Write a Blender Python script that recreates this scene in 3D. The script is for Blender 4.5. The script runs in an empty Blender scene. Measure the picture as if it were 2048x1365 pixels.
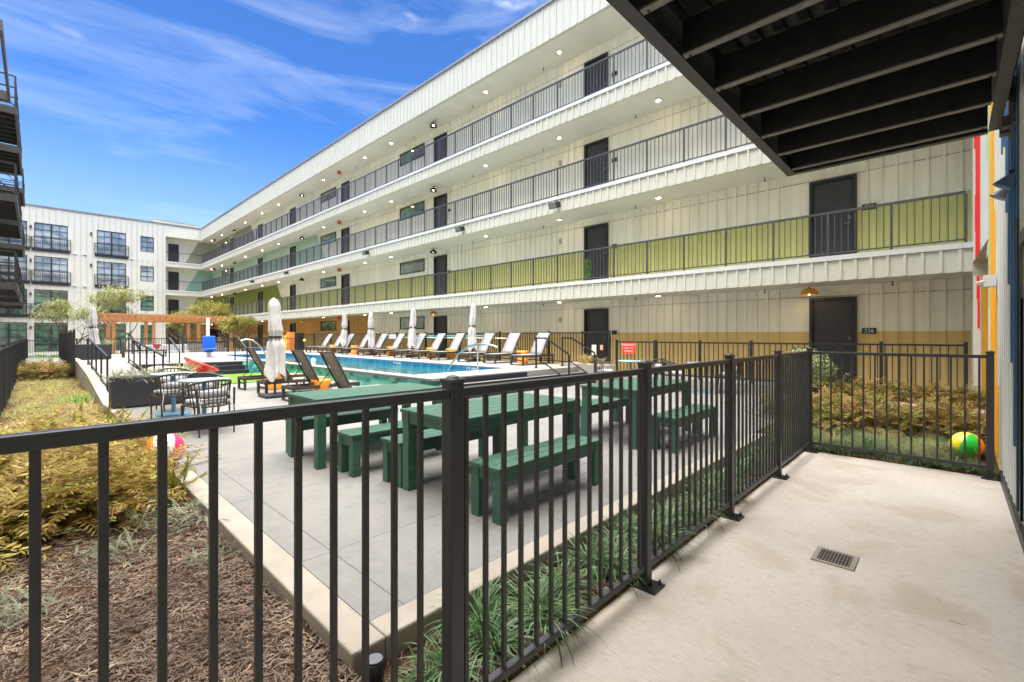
import bpy, math, random
from mathutils import Vector, Matrix
R = math.radians
S = bpy.context.scene
COL = S.collection
# ------------------------------------------------------------------ camera
cam = bpy.data.objects.new('camera', bpy.data.cameras.new('camera'))
COL.objects.link(cam)
cam.location = (0, 0, 1.60)
cam.rotation_euler = (R(90), 0, R(43.88 - 90))
cam.data.sensor_width = 36; cam.data.lens = 16.08
cam.data.shift_y = -0.0051
cam.data.clip_start = 0.05; cam.data.clip_end = 3000
S.camera = cam
# ------------------------------------------------------------------ light
SUN_EL, SUN_ROT, SKY = R(68), R(222), 0.10
EXPO = 1.88
CLOUD = (26.5, 25.9, 24.8, 1)
w = bpy.data.worlds.new('World'); S.world = w; w.use_nodes = True
nt = w.node_tree; nt.nodes.clear()
def N(nt, t, **kw):
    n = nt.nodes.new(t)
    for k, v in kw.items():
        if k.startswith('i_'):
            key = k[2:]; key = int(key) if key.isdigit() else key.replace('_', ' ')
            n.inputs[key].default_value = v
        else: setattr(n, k, v)
    return n
def L(nt, a, ao, b, bi): nt.links.new(a.outputs[ao], b.inputs[bi])
sky = N(nt, 'ShaderNodeTexSky', sky_type='NISHITA', sun_disc=False, sun_elevation=SUN_EL, sun_rotation=SUN_ROT,
        altitude=100, air_density=1.0, dust_density=0.35, ozone_density=3.0)
bg = N(nt, 'ShaderNodeBackground', i_Strength=SKY); out = N(nt, 'ShaderNodeOutputWorld')
tc = N(nt, 'ShaderNodeTexCoord')
mp = N(nt, 'ShaderNodeMapping'); mp.inputs['Scale'].default_value = (1.1, 2.2, 7.5); mp.inputs['Rotation'].default_value = (0.25, 0.1, 0.6)
n1 = N(nt, 'ShaderNodeTexNoise', i_Scale=1.5, i_Detail=7.0, i_Roughness=0.6, i_Distortion=0.6)
r1 = N(nt, 'ShaderNodeValToRGB'); r1.color_ramp.elements[0].position = .46; r1.color_ramp.elements[1].position = 1.0
mp2 = N(nt, 'ShaderNodeMapping'); mp2.inputs['Scale'].default_value = (3.0, 3.0, 9.0); mp2.inputs['Location'].default_value = (4.3, 1.1, .4)
n2 = N(nt, 'ShaderNodeTexNoise', i_Scale=1.2, i_Detail=6.0, i_Roughness=0.55)
r2 = N(nt, 'ShaderNodeValToRGB'); r2.color_ramp.elements[0].position = .66; r2.color_ramp.elements[1].position = .9
mx = N(nt, 'ShaderNodeMath', operation='MAXIMUM'); ml = N(nt, 'ShaderNodeMath', operation='MULTIPLY', i_1=0.50)
mix = N(nt, 'ShaderNodeMix', data_type='RGBA'); mix.inputs['B'].default_value = (4.2, 4.5, 4.8, 1)
tint = N(nt, 'ShaderNodeMix', data_type='RGBA', blend_type='MULTIPLY'); tint.inputs['Factor'].default_value = 1; tint.inputs['B'].default_value = (.235, .43, .69, 1)
L(nt, tc, 'Generated', mp, 0); L(nt, mp, 0, n1, 0); L(nt, n1, 'Fac', r1, 0)
L(nt, tc, 'Generated', mp2, 0); L(nt, mp2, 0, n2, 0); L(nt, n2, 'Fac', r2, 0)
L(nt, r1, 0, mx, 0); L(nt, r2, 0, mx, 1); L(nt, mx, 0, ml, 0); L(nt, ml, 0, mix, 'Factor')
# unseen bright cloud deck added overhead for fill light; lower sky stays blue
dot = N(nt, 'ShaderNodeVectorMath', operation='DOT_PRODUCT'); dot.inputs[1].default_value = (-.02, -.02, 1.0); L(nt, tc, 'Generated', dot, 0)
wob = N(nt, 'ShaderNodeMath', operation='MULTIPLY_ADD', i_1=.35); L(nt, n2, 'Fac', wob, 0); L(nt, dot, 'Value', wob, 2)
dk = N(nt, 'ShaderNodeMapRange', interpolation_type='SMOOTHSTEP'); dk.inputs[1].default_value = .78; dk.inputs[2].default_value = .95; L(nt, wob, 0, dk, 0)
deck = N(nt, 'ShaderNodeMix', data_type='RGBA'); deck.inputs['B'].default_value = CLOUD
L(nt, sky, 0, tint, 'A'); L(nt, tint, 'Result', mix, 'A'); sep = N(nt, 'ShaderNodeSeparateXYZ'); L(nt, tc, 'Generated', sep, 0)
hz = N(nt, 'ShaderNodeMapRange', interpolation_type='SMOOTHSTEP'); hz.inputs[1].default_value = 0; hz.inputs[2].default_value = .40; hz.inputs[3].default_value = .66; hz.inputs[4].default_value = 0; L(nt, sep, 'Z', hz, 0)
hm = N(nt, 'ShaderNodeMix', data_type='RGBA'); hm.inputs['B'].default_value = (2.2, 2.9, 3.7, 1); L(nt, hz, 0, hm, 'Factor'); L(nt, mix, 'Result', hm, 'A'); L(nt, hm, 'Result', deck, 'A'); L(nt, dk, 0, deck, 'Factor'); L(nt, deck, 'Result', bg, 'Color'); L(nt, bg, 0, out, 0)
sun = bpy.data.objects.new('sun', bpy.data.lights.new('sun', 'SUN')); COL.objects.link(sun)
sun.data.energy = 0.8; sun.data.angle = R(30); sun.data.color = (1, .97, .93)
sd = Vector((math.sin(SUN_ROT) * math.cos(SUN_EL), math.cos(SUN_ROT) * math.cos(SUN_EL), math.sin(SUN_EL)))
sun.rotation_euler = sd.to_track_quat('Z', 'Y').to_euler()
S.render.engine = 'CYCLES'
S.view_settings.view_transform = 'Standard'; S.view_settings.look = 'None'
S.view_settings.exposure = EXPO; S.view_settings.gamma = 1
S.cycles.max_bounces = 7; S.cycles.diffuse_bounces = 4; S.cycles.transparent_max_bounces = 12
# ------------------------------------------------------------------ materials
MATS = {}
def M(name, col, rough=.6, var=.10, scale=6, bump=0., bscale=80, metal=0., spec=.4, coat=0., stretch=None, isl=0.):
    if name in MATS: return MATS[name]
    m = bpy.data.materials.new(name); m.use_nodes = True; t = m.node_tree; b = t.nodes['Principled BSDF']
    b.inputs['Roughness'].default_value = rough; b.inputs['Metallic'].default_value = metal
    b.inputs['Specular IOR Level'].default_value = spec; b.inputs['Coat Weight'].default_value = coat
    c = N(t, 'ShaderNodeTexCoord'); mpn = N(t, 'ShaderNodeMapping')
    if stretch: mpn.inputs['Scale'].default_value = stretch
    no = N(t, 'ShaderNodeTexNoise', i_Scale=scale, i_Detail=5.0, i_Roughness=.6)
    mi = N(t, 'ShaderNodeMix', data_type='RGBA')
    mi.inputs['A'].default_value = [x * (1 - var) for x in col] + [1]; mi.inputs['B'].default_value = [min(1, x * (1 + var)) for x in col] + [1]
    rm = N(t, 'ShaderNodeMapRange'); rm.inputs[1].default_value = .3; rm.inputs[2].default_value = .7
    L(t, c, 'Object', mpn, 0); L(t, mpn, 0, no, 0); L(t, no, 'Fac', rm, 0); L(t, rm, 0, mi, 'Factor'); last = mi
    if isl:
        g = N(t, 'ShaderNodeNewGeometry'); mu = N(t, 'ShaderNodeMapRange'); mu.inputs[3].default_value = 1 - isl; mu.inputs[4].default_value = 1 + isl
        vm = N(t, 'ShaderNodeVectorMath', operation='SCALE'); L(t, g, 'Random Per Island', mu, 0); L(t, mi, 'Result', vm, 0); L(t, mu, 0, vm, 'Scale'); t.links.new(vm.outputs[0], b.inputs['Base Color'])
    else: L(t, mi, 'Result', b, 'Base Color')
    if bump:
        n3 = N(t, 'ShaderNodeTexNoise', i_Scale=bscale, i_Detail=4.0); bp = N(t, 'ShaderNodeBump', i_Strength=bump, i_Distance=.01)
        L(t, mpn, 0, n3, 0); L(t, n3, 'Fac', bp, 'Height'); L(t, bp, 0, b, 'Normal')
    MATS[name] = m; return m
def leafmat(name, stops, scale=2.5, trans=.25):
    m = bpy.data.materials.new(name); m.use_nodes = True; t = m.node_tree; b = t.nodes['Principled BSDF']; b.inputs['Roughness'].default_value = .55
    b.inputs['Specular IOR Level'].default_value = .25
    g = N(t, 'ShaderNodeNewGeometry'); no = N(t, 'ShaderNodeTexNoise', i_Scale=scale, i_Detail=2.0)
    L(t, g, 'Position', no, 0)
    ad = N(t, 'ShaderNodeMath', operation='MULTIPLY_ADD', i_1=.45); mr = N(t, 'ShaderNodeMapRange'); mr.inputs[1].default_value = .3; mr.inputs[2].default_value = .7; mr.inputs[4].default_value = .55
    L(t, no, 'Fac', mr, 0); L(t, g, 'Random Per Island', ad, 0); L(t, mr, 0, ad, 2)
    ra = N(t, 'ShaderNodeValToRGB'); cr = ra.color_ramp
    while len(cr.elements) < len(stops): cr.elements.new(.5)
    for i, s in enumerate(stops): cr.elements[i].position = i / (len(stops) - 1); cr.elements[i].color = (*s, 1)
    L(t, ad, 0, ra, 0); L(t, ra, 0, b, 'Base Color')
    tr = N(t, 'ShaderNodeBsdfTranslucent'); ms = N(t, 'ShaderNodeMixShader', i_0=trans); o = t.nodes['Material Output']
    L(t, ra, 0, tr, 0); L(t, b, 0, ms, 1); L(t, tr, 0, ms, 2); L(t, ms, 0, o, 0)
    return m
def emis(name, col, st):
    m = bpy.data.materials.new(name); m.use_nodes = True; b = m.node_tree.nodes['Principled BSDF']
    b.inputs['Base Color'].default_value = (*col, 1); b.inputs['Emission Color'].default_value = (*col, 1); b.inputs['Emission Strength'].default_value = st
    return m
metal = M('dark_metal', (.038, .038, .042), .36, .10, 30, .15, 300)
metal2 = M('black_iron', (.02, .02, .022), .45, .1, 20)
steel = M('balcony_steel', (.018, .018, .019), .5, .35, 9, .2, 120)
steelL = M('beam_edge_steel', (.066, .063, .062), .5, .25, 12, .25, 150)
silver = M('stainless', (.62, .62, .6), .22, .04, 10, metal=1)
cream = M('cream_board', (.66, .64, .52), .62, .03, 3, .06, 60)
creamF = M('cream_fascia', (.50, .495, .43), .6, .06, 3, .05, 60, stretch=(1, 3, .35))
whiteT = M('white_trim', (.54, .54, .54), .5, .03, 3)
white = M('white_paint', (.64, .63, .60), .5, .04, 6)
soffit = M('soffit', (.62, .61, .54), .7, .04, 2, .1, 90)
doorM = M('door_charcoal', (.035, .035, .04), .5, .12, 8)
orange = M('orange_plastic', (.85, .30, .03), .4, .06, 6)
redp = M('red_plastic', (.80, .03, .025), .3, .04, 4, coat=.4)
green = M('green_paint', (.030, .098, .062), .5, .34, 5, .12, 70, stretch=(1, 8, 8), spec=.55)
woodP = M('cedar', (.40, .19, .07), .6, .28, 4, .2, 60, stretch=(1, 6, 6))
fabric = M('umbrella_fabric', (.47, .46, .455), .9, .07, 9, .25, 30)
sling = M('grey_sling', (.29, .29, .30), .8, .05, 30, .2, 300)
slingD = M('taupe_sling', (.24, .20, .16), .8, .08, 30, .2, 300)
frameB = M('bronze_frame', (.045, .038, .034), .45, .1, 20)
planterM = M('planter_charcoal', (.028, .030, .038), .55, .15, 5, .1, 60)
blueM = M('blue_enamel', (.09, .22, .32), .45, .08, 8)
blueP = M('blue_plastic', (.01, .10, .55), .4, .08, 8)
cush = M('cushion_grey', (.36, .36, .37), .9, .06, 12, .2, 60)
rock = M('pale_rock', (.34, .31, .27), .85, .2, 5, .5, 14)
curbM = M('curb_concrete', (.33, .29, .245), .85, .12, 4, .25, 120)
concL = M('light_concrete', (.34, .32, .29), .85, .08, 2, .15, 120)
blackT = M('black_tile', (.022, .023, .032), .3, .35, 9)
copingM = M('coping_stone', (.29, .27, .28), .6, .08, 5, .1, 60)
copingD = M('coping_edge', (.10, .09, .11), .6, .1, 5)
tvM = M('screen_black', (.008, .008, .010), .12, .1, 3, spec=.6)
tealP = M('teal_pole', (.02, .45, .50), .4, .05, 5)
bark = M('bark', (.14, .11, .07), .85, .3, 10, .5, 40)
yellowP = M('yellow_vinyl', (.80, .60, .06), .4, .2, 5, .3, 12)
tile = None
def glassM(name, col, col2):
    m = bpy.data.materials.new(name); m.use_nodes = True; t = m.node_tree; b = t.nodes['Principled BSDF']
    c = N(t, 'ShaderNodeTexCoord'); no = N(t, 'ShaderNodeTexNoise', i_Scale=.6, i_Detail=3.0, i_Distortion=1.2); ra = N(t, 'ShaderNodeValToRGB')
    ra.color_ramp.elements[0].position = .4; ra.color_ramp.elements[1].position = .62; ra.color_ramp.elements[0].color = (*col, 1); ra.color_ramp.elements[1].color = (*col2, 1)
    L(t, c, 'Object', no, 0); L(t, no, 'Fac', ra, 0); L(t, ra, 0, b, 'Base Color')
    b.inputs['Roughness'].default_value = .04; b.inputs['Specular IOR Level'].default_value = 1.0; b.inputs['Coat Weight'].default_value = .6; b.inputs['Coat Roughness'].default_value = .02
    return m
glassG = glassM('window_glass_green', (.02, .05, .04), (.09, .20, .15))
glassB = glassM('window_glass_reflect_grey', (.14, .17, .20), (.34, .38, .42))  # lighter tones painted in for cloud reflected in the upper panes
# plaza concrete with saw-cut joints, patio concrete
def concrete(name, c1, c2, joint=None, off=(0, 0), stain=.5, streak=(1, 1, 1), mk_=(.28, .5)):
    m = bpy.data.materials.new(name); m.use_nodes = True; t = m.node_tree; b = t.nodes['Principled BSDF']; b.inputs['Roughness'].default_value = .82; b.inputs['Specular IOR Level'].default_value = .25
    g = N(t, 'ShaderNodeNewGeometry'); mpn = N(t, 'ShaderNodeMapping'); mpn.inputs['Scale'].default_value = streak
    a = N(t, 'ShaderNodeTexNoise', i_Scale=.9, i_Detail=6.0, i_Roughness=.62); f = N(t, 'ShaderNodeTexNoise', i_Scale=9.0, i_Detail=6.0, i_Roughness=.7)
    s = N(t, 'ShaderNodeTexNoise', i_Scale=240.0, i_Detail=2.0)
    L(t, g, 'Position', a, 0); L(t, g, 'Position', mpn, 0); L(t, mpn, 0, f, 0); L(t, g, 'Position', s, 0)
    mi = N(t, 'ShaderNodeMix', data_type='RGBA'); mi.inputs['A'].default_value = (*c1, 1); mi.inputs['B'].default_value = (*c2, 1)
    a2 = N(t, 'ShaderNodeTexNoise', i_Scale=26.0, i_Detail=4.0, i_Roughness=.7); L(t, g, 'Position', a2, 0); am = N(t, 'ShaderNodeMath', operation='MULTIPLY_ADD', i_1=.55); L(t, a2, 'Fac', am, 0); L(t, a, 'Fac', am, 2)
    ra = N(t, 'ShaderNodeMapRange'); ra.inputs[1].default_value = .62; ra.inputs[2].default_value = .93; L(t, am, 0, ra, 0); L(t, ra, 0, mi, 'Factor')
    mr = N(t, 'ShaderNodeMapRange'); mr.inputs[1].default_value = mk_[0]; mr.inputs[2].default_value = mk_[1]; mr.inputs[3].default_value = 1 - .32 * stain; mr.inputs[4].default_value = 1.0
    L(t, f, 'Fac', mr, 0); vm = N(t, 'ShaderNodeVectorMath', operation='SCALE'); L(t, mi, 'Result', vm, 0); L(t, mr, 0, vm, 'Scale')
    sr = N(t, 'ShaderNodeMapRange'); sr.inputs[1].default_value = .3; sr.inputs[2].default_value = .7; sr.inputs[3].default_value = .92; sr.inputs[4].default_value = 1.07; L(t, s, 'Fac', sr, 0)
    v2 = N(t, 'ShaderNodeVectorMath', operation='SCALE'); L(t, vm, 0, v2, 0); L(t, sr, 0, v2, 'Scale'); last = v2
    if name == 'patio_concrete':
        st = N(t, 'ShaderNodeTexNoise', i_Scale=1.5, i_Detail=8.0, i_Roughness=.6, i_Distortion=.5); L(t, g, 'Position', st, 0); s1 = N(t, 'ShaderNodeMapRange'); s1.inputs[1].default_value = .53; s1.inputs[2].default_value = .62; s1.inputs[4].default_value = .42; L(t, st, 'Fac', s1, 0)
        x1 = N(t, 'ShaderNodeMix', data_type='RGBA'); x1.inputs['B'].default_value = (.40, .31, .22, 1); L(t, s1, 0, x1, 'Factor'); L(t, v2, 0, x1, 'A')
        mq = N(t, 'ShaderNodeMapping'); mq.inputs['Scale'].default_value = (30, 5, 1); mq.inputs['Rotation'].default_value = (0, 0, .15); L(t, g, 'Position', mq, 0)
        fk = N(t, 'ShaderNodeTexNoise', i_Scale=1.6, i_Detail=5.0, i_Roughness=.7); L(t, mq, 0, fk, 0); f1 = N(t, 'ShaderNodeMapRange'); f1.inputs[1].default_value = .66; f1.inputs[2].default_value = .74; f1.inputs[4].default_value = .45; L(t, fk, 'Fac', f1, 0)
        x2 = N(t, 'ShaderNodeMix', data_type='RGBA'); x2.inputs['B'].default_value = (.20, .16, .12, 1); L(t, f1, 0, x2, 'Factor'); L(t, x1, 'Result', x2, 'A')
        v2 = N(t, 'ShaderNodeVectorMath', operation='SCALE'); v2.inputs['Scale'].default_value = 1.0; L(t, x2, 'Result', v2, 0)
    bp = N(t, 'ShaderNodeBump', i_Strength=.25, i_Distance=.004); L(t, s, 'Fac', bp, 'Height')
    if joint:
        sx = N(t, 'ShaderNodeSeparateXYZ'); L(t, g, 'Position', sx, 0); ms = []
        for ax, o in (('X', off[0]), ('Y', off[1])):
            p = N(t, 'ShaderNodeMath', operation='ADD', i_1=-o + joint * 20); q = N(t, 'ShaderNodeMath', operation='MODULO', i_1=joint); r = N(t, 'ShaderNodeMath', operation='LESS_THAN', i_1=.008)
            L(t, sx, ax, p, 0); L(t, p, 0, q, 0); L(t, q, 0, r, 0); ms.append(r)
        mm = N(t, 'ShaderNodeMath', operation='MAXIMUM'); L(t, ms[0], 0, mm, 0); L(t, ms[1], 0, mm, 1)
        mj = N(t, 'ShaderNodeMix', data_type='RGBA'); mj.inputs['B'].default_value = (.10, .095, .085, 1); L(t, mm, 0, mj, 'Factor'); L(t, v2, 0, mj, 'A')
        L(t, mj, 'Result', b, 'Base Color')
        hs = N(t, 'ShaderNodeMath', operation='MULTIPLY_ADD', i_1=-3.0); L(t, mm, 0, hs, 0); L(t, s, 'Fac', hs, 2); t.links.new(hs.outputs[0], bp.inputs['Height'])
    else: L(t, v2, 0, b, 'Base Color')
    L(t, bp, 0, b, 'Normal'); MATS[name] = m; return m
plazaM = concrete('plaza_concrete', (.195, .187, .178), (.235, .225, .212), 1.45, (1.143 + .2, 2.09 + .85), .5)
patioM = concrete('patio_concrete', (.51, .455, .40), (.60, .545, .49), None, (0, 0), .8, (9, 1.2, 1), (.32, .47))
deckM = concrete('pool_deck_concrete', (.26, .25, .235), (.31, .30, .28), 2.4, (1.2, .3), .35)
groundM = concrete('ground_concrete', (.24, .23, .215), (.28, .27, .255), 3.0, (0, 0), .4)
def mulchmat():
    m = bpy.data.materials.new('mulch'); m.use_nodes = True; t = m.node_tree; b = t.nodes['Principled BSDF']; b.inputs['Roughness'].default_value = .95; b.inputs['Specular IOR Level'].default_value = .1
    g = N(t, 'ShaderNodeNewGeometry'); v = N(t, 'ShaderNodeTexNoise', i_Scale=42.0, i_Detail=6.0, i_Distortion=2.0); w2 = N(t, 'ShaderNodeTexNoise', i_Scale=1.6, i_Detail=3.0)
    ra = N(t, 'ShaderNodeValToRGB'); cr = ra.color_ramp; cr.elements.new(.5)
    for e, (p, c) in zip(cr.elements, ((.3, (.05, .03, .022)), (.5, (.14, .075, .045)), (.72, (.30, .19, .11)))): e.position = p; e.color = (*c, 1)
    mi = N(t, 'ShaderNodeMix', data_type='RGBA', blend_type='MULTIPLY'); mi.inputs['Factor'].default_value = .6
    L(t, g, 'Position', v, 0); L(t, g, 'Position', w2, 0); L(t, v, 'Fac', ra, 0); L(t, ra, 0, mi, 'A'); L(t, w2, 'Fac', mi, 'B'); L(t, mi, 'Result', b, 'Base Color')
    bp = N(t, 'ShaderNodeBump', i_Strength=1.0, i_Distance=.03); L(t, v, 'Fac', bp, 'Height'); L(t, bp, 0, b, 'Normal'); return m
mulchM = mulchmat()
chipM = leafmat('wood_chips', [(.045, .028, .02), (.11, .072, .05), (.20, .14, .10), (.42, .32, .21)], 3, 0)
fernM = leafmat('fern_leaves', [(.09, .11, .02), (.32, .29, .05), (.21, .10, .03), (.43, .34, .08), (.58, .52, .17)], 2.2, .3)
fernB = leafmat('brown_shrub_leaves', [(.07, .10, .02), (.24, .23, .05), (.27, .14, .05), (.46, .40, .13)], 1.8, .25)
foxM = leafmat('foxtail_leaves', [(.16, .20, .02), (.32, .30, .03), (.42, .28, .03)], 3, .3)
lirM = leafmat('liriope_leaves', [(.035, .085, .03), (.075, .16, .055), (.18, .27, .13), (.46, .50, .36)], 5, .25)
featM = leafmat('feather_grass', [(.22, .26, .10), (.38, .38, .18), (.50, .45, .24)], 3, .3)
grassM = leafmat('meadow_grass', [(.24, .31, .06), (.42, .42, .12), (.48, .36, .16), (.58, .54, .28)], 1.1, .3)
lawnM = leafmat('lawn_leaves', [(.06, .22, .02), (.12, .32, .04), (.22, .38, .05)], 1.5, .3)
treeM = leafmat('palo_verde_leaves', [(.16, .18, .07), (.32, .33, .14), (.50, .49, .27)], 1.3, .3)
treeY = leafmat('yellow_tree_leaves', [(.16, .17, .04), (.34, .32, .08), (.50, .43, .13)], 1.6, .3)
boxM = leafmat('variegated_leaves', [(.09, .15, .05), (.22, .28, .12), (.48, .50, .32)], 9, .2)
strapM = leafmat('straw_straps', [(.30, .24, .07), (.48, .37, .12), (.60, .46, .20)], 4, .2)
sageM = leafmat('sage_leaves', [(.12, .14, .08), (.22, .25, .15), (.34, .35, .24)], 5, .2)
turfM = M('artificial_turf', (.095, .185, .012), .9, .18, 60, .8, 240)
# ------------------------------------------------------------------ mesh helpers
class MB:
    def __init__(s): s.v = []; s.f = []; s.mi = []; s.sm = []
    def add(s, vs, fs, mi=0, sm=False):
        o = len(s.v); s.v += [tuple(v) for v in vs]; s.f += [tuple(i + o for i in f) for f in fs]; s.mi += [mi] * len(fs); s.sm += [sm] * len(fs); return s
    def box(s, x0, x1, y0, y1, z0, z1, mi=0):
        return s.add([(x, y, z) for z in (z0, z1) for y in (y0, y1) for x in (x0, x1)],
                     [(0, 2, 3, 1), (4, 5, 7, 6), (0, 1, 5, 4), (2, 6, 7, 3), (0, 4, 6, 2), (1, 3, 7, 5)], mi)
    def bar(s, p, q, w, h=None, mi=0):
        h = h or w; p = Vector(p); q = Vector(q); d = (q - p).normalized()
        u = d.cross(Vector((0, 0, 1)))
        if u.length < 1e-3: u = Vector((1, 0, 0))
        u.normalize(); v = u.cross(d)
        vs = [c + u * (a * w / 2) + v * (b * h / 2) for c in (p, q) for a, b in ((-1, -1), (1, -1), (1, 1), (-1, 1))]
        return s.add(vs, [(3, 2, 1, 0), (4, 5, 6, 7), (0, 1, 5, 4), (1, 2, 6, 5), (2, 3, 7, 6), (3, 0, 4, 7)], mi)
    def tube(s, pts, r, n=8, mi=0, r2=None):
        pts = [Vector(p) for p in pts]; K = len(pts); vs = []; up = None
        for i, p in enumerate(pts):
            d = (pts[min(i + 1, K - 1)] - pts[max(i - 1, 0)]).normalized()
            if up is None: up = Vector((0, 0, 1)) if abs(d.z) < .9 else Vector((1, 0, 0))
            u = d.cross(up).normalized(); v = u.cross(d); up = v
            rr = r if r2 is None else r + (r2 - r) * i / (K - 1)
            vs += [p + (u * math.cos(6.28318 * k / n) + v * math.sin(6.28318 * k / n)) * rr for k in range(n)]
        fs = [(i * n + k, i * n + (k + 1) % n, (i + 1) * n + (k + 1) % n, (i + 1) * n + k) for i in range(K - 1) for k in range(n)]
        s.add(vs, fs, mi, True); s.add(vs[:n], [tuple(range(n))[::-1]], mi); s.add(vs[-n:], [tuple(range(n))], mi); return s
    def lathe(s, prof, c=(0, 0, 0), n=24, mi=0, fn=None):
        vs = []
        for i, (r, z) in enumerate(prof):
            for k in range(n):
                a = 6.28318 * k / n; rr = r if fn is None else r * fn(a, i / (len(prof) - 1))
                vs.append((c[0] + rr * math.cos(a), c[1] + rr * math.sin(a), c[2] + z))
        fs = [(i * n + k, i * n + (k + 1) % n, (i + 1) * n + (k + 1) % n, (i + 1) * n + k) for i in range(len(prof) - 1) for k in range(n)]
        s.add(vs, fs, mi, True)
        if prof[0][0] > 1e-4: s.add(vs[:n], [tuple(range(n))[::-1]], mi)
        if prof[-1][0] > 1e-4: s.add(vs[-n:], [tuple(range(n))], mi)
        return s
    def build(s, name, mats, parent=None, bevel=0.):
        me = bpy.data.meshes.new(name); me.from_pydata(s.v, [], s.f)
        if not isinstance(mats, (list, tuple)): mats = [mats]
        for m in mats: me.materials.append(m)
        me.polygons.foreach_set('material_index', s.mi); me.polygons.foreach_set('use_smooth', s.sm); me.update()
        o = bpy.data.objects.new(name, me); COL.objects.link(o); o.parent = parent
        if bevel:
            b = o.modifiers.new('bevel', 'BEVEL'); b.width = bevel; b.segments = 2; b.limit_method = 'ANGLE'
        return o
def tag(o, label=None, cat=None, group=None, kind=None):
    if label: o['label'] = label
    if cat: o['category'] = cat
    if group: o['group'] = group
    if kind: o['kind'] = kind
    return o
def E(name, label, cat, loc=(0, 0, 0), rz=0, group=None):
    o = bpy.data.objects.new(name, None); COL.objects.link(o); o.location = loc; o.rotation_euler.z = rz; o.empty_display_size = .1
    return tag(o, label, cat, group)
def copy_tree(o, parent=None, kids=None):
    c = o.copy(); COL.objects.link(c); c.parent = parent
    for k in (KIDS(o)): copy_tree(k, c)
    return c
def KIDS(o): return [k for k in COL.objects if k.parent == o]
def dup(root, loc, rz=0, label=None, group=None, sc=None):
    c = copy_tree(root); c.location = loc; c.rotation_euler.z = rz
    if label: c['label'] = label
    if group: c['group'] = group
    if sc: c.scale = sc if isinstance(sc, tuple) else (sc, sc, sc)
    return c
def inst(src, parent, loc):
    c = src.copy(); COL.objects.link(c); c.parent = parent; c.location = loc; return c
def B(name, mat, parent, *a, bevel=0.): return MB().box(*a).build(name, mat, parent, bevel)
def struct(name, mb, mat): return tag(mb.build(name, mat), kind='structure')
def text(body, size, mat, parent, M4, ext=.002, name='lettering'):
    cu = bpy.data.curves.new(name, 'FONT'); cu.body = body; cu.size = size; cu.align_x = 'CENTER'; cu.align_y = 'CENTER'; cu.extrude = ext
    t = bpy.data.objects.new(name, cu); COL.objects.link(t); bpy.context.view_layer.update()
    me = bpy.data.meshes.new_from_object(t.evaluated_get(bpy.context.evaluated_depsgraph_get()))
    bpy.data.objects.remove(t); me.materials.clear(); me.materials.append(mat)
    o = bpy.data.objects.new(name, me); COL.objects.link(o); o.parent = parent; o.matrix_local = M4; return o
def face_mX(x, y, z):  # text plane whose front looks toward -X
    return Matrix.Translation((x, y, z)) @ Matrix(((0, 0, -1, 0), (-1, 0, 0, 0), (0, 1, 0, 0), (0, 0, 0, 1)))
PZ, DZ, L1, FF, XE, XW, YF = .18, .63, .38, 3.04, 12.65, 14.15, 60.
# ------------------------------------------------------------------ setting
struct('ground', MB().box(-400, 400, -400, 400, -.4, -.06), groundM)
struct('courtyard_paving', MB().box(-2.4, XE, 32.4, YF, -.06, .14).box(-2.4, -.5, 1.0, 32.4, -.06, .02), groundM)
struct('plaza', MB().box(1.143, 12.3, 2.09, 19.0, -.05, PZ), plazaM)
struct('patio', MB().box(-2.45, 7.47, -.41, 1.475, -.06, 0), patioM)
pd = MB()
pd.box(1.15, 6.15, 21.3, 32.0, -.05, DZ); pd.box(2.3, 5.85, 19.9, 21.3, -.05, DZ)   # deck left of the pool
pd.box(9.75, 12.5, 8.47, 32.0, -.05, DZ).box(6.15, 9.75, 27.0, 32.0, -.05, DZ).box(6.46, 9.75, 8.47, 9.55, -.05, DZ)
struct('pool_deck', pd, deckM)
# ramp
rp = MB(); rp.add([(1.15, 15, PZ + .004), (2.3, 15, PZ + .004), (2.3, 21.3, DZ), (1.15, 21.3, DZ), (1.15, 15, 0), (2.3, 15, 0), (2.3, 21.3, 0), (1.15, 21.3, 0)],
                  [(0, 1, 2, 3), (1, 5, 6, 2), (0, 3, 7, 4), (4, 5, 1, 0)])
struct('ramp', rp, deckM)
# curbs
cb = MB(); cb.box(.972, 1.140, 1.92, 12.5, -.1, PZ + .006).box(1.143, 7.3, 1.92, 2.087, -.1, PZ + .006)
ys = [12.5, 14, 17, 21.3, 32]; zs = [PZ + .006, .30, .55, .72, .72]
for i in range(4):
    y0, y1, a, b = ys[i], ys[i + 1], zs[i], zs[i + 1]
    cb.add([(.95, y0, -.1), (1.145, y0, -.1), (1.145, y0, a), (.95, y0, a), (.95, y1, -.1), (1.145, y1, -.1), (1.145, y1, b), (.95, y1, b)],
           [(0, 1, 2, 3), (7, 6, 5, 4), (3, 2, 6, 7), (1, 5, 6, 2), (0, 3, 7, 4)])
o = struct('curb', cb, curbM); bv = o.modifiers.new('bevel', 'BEVEL'); bv.width = .012; bv.segments = 2
cb = MB().box(-.62, -.52, 1.5, 43, -.1, .10)
struct('curb', cb, curbM)
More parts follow.
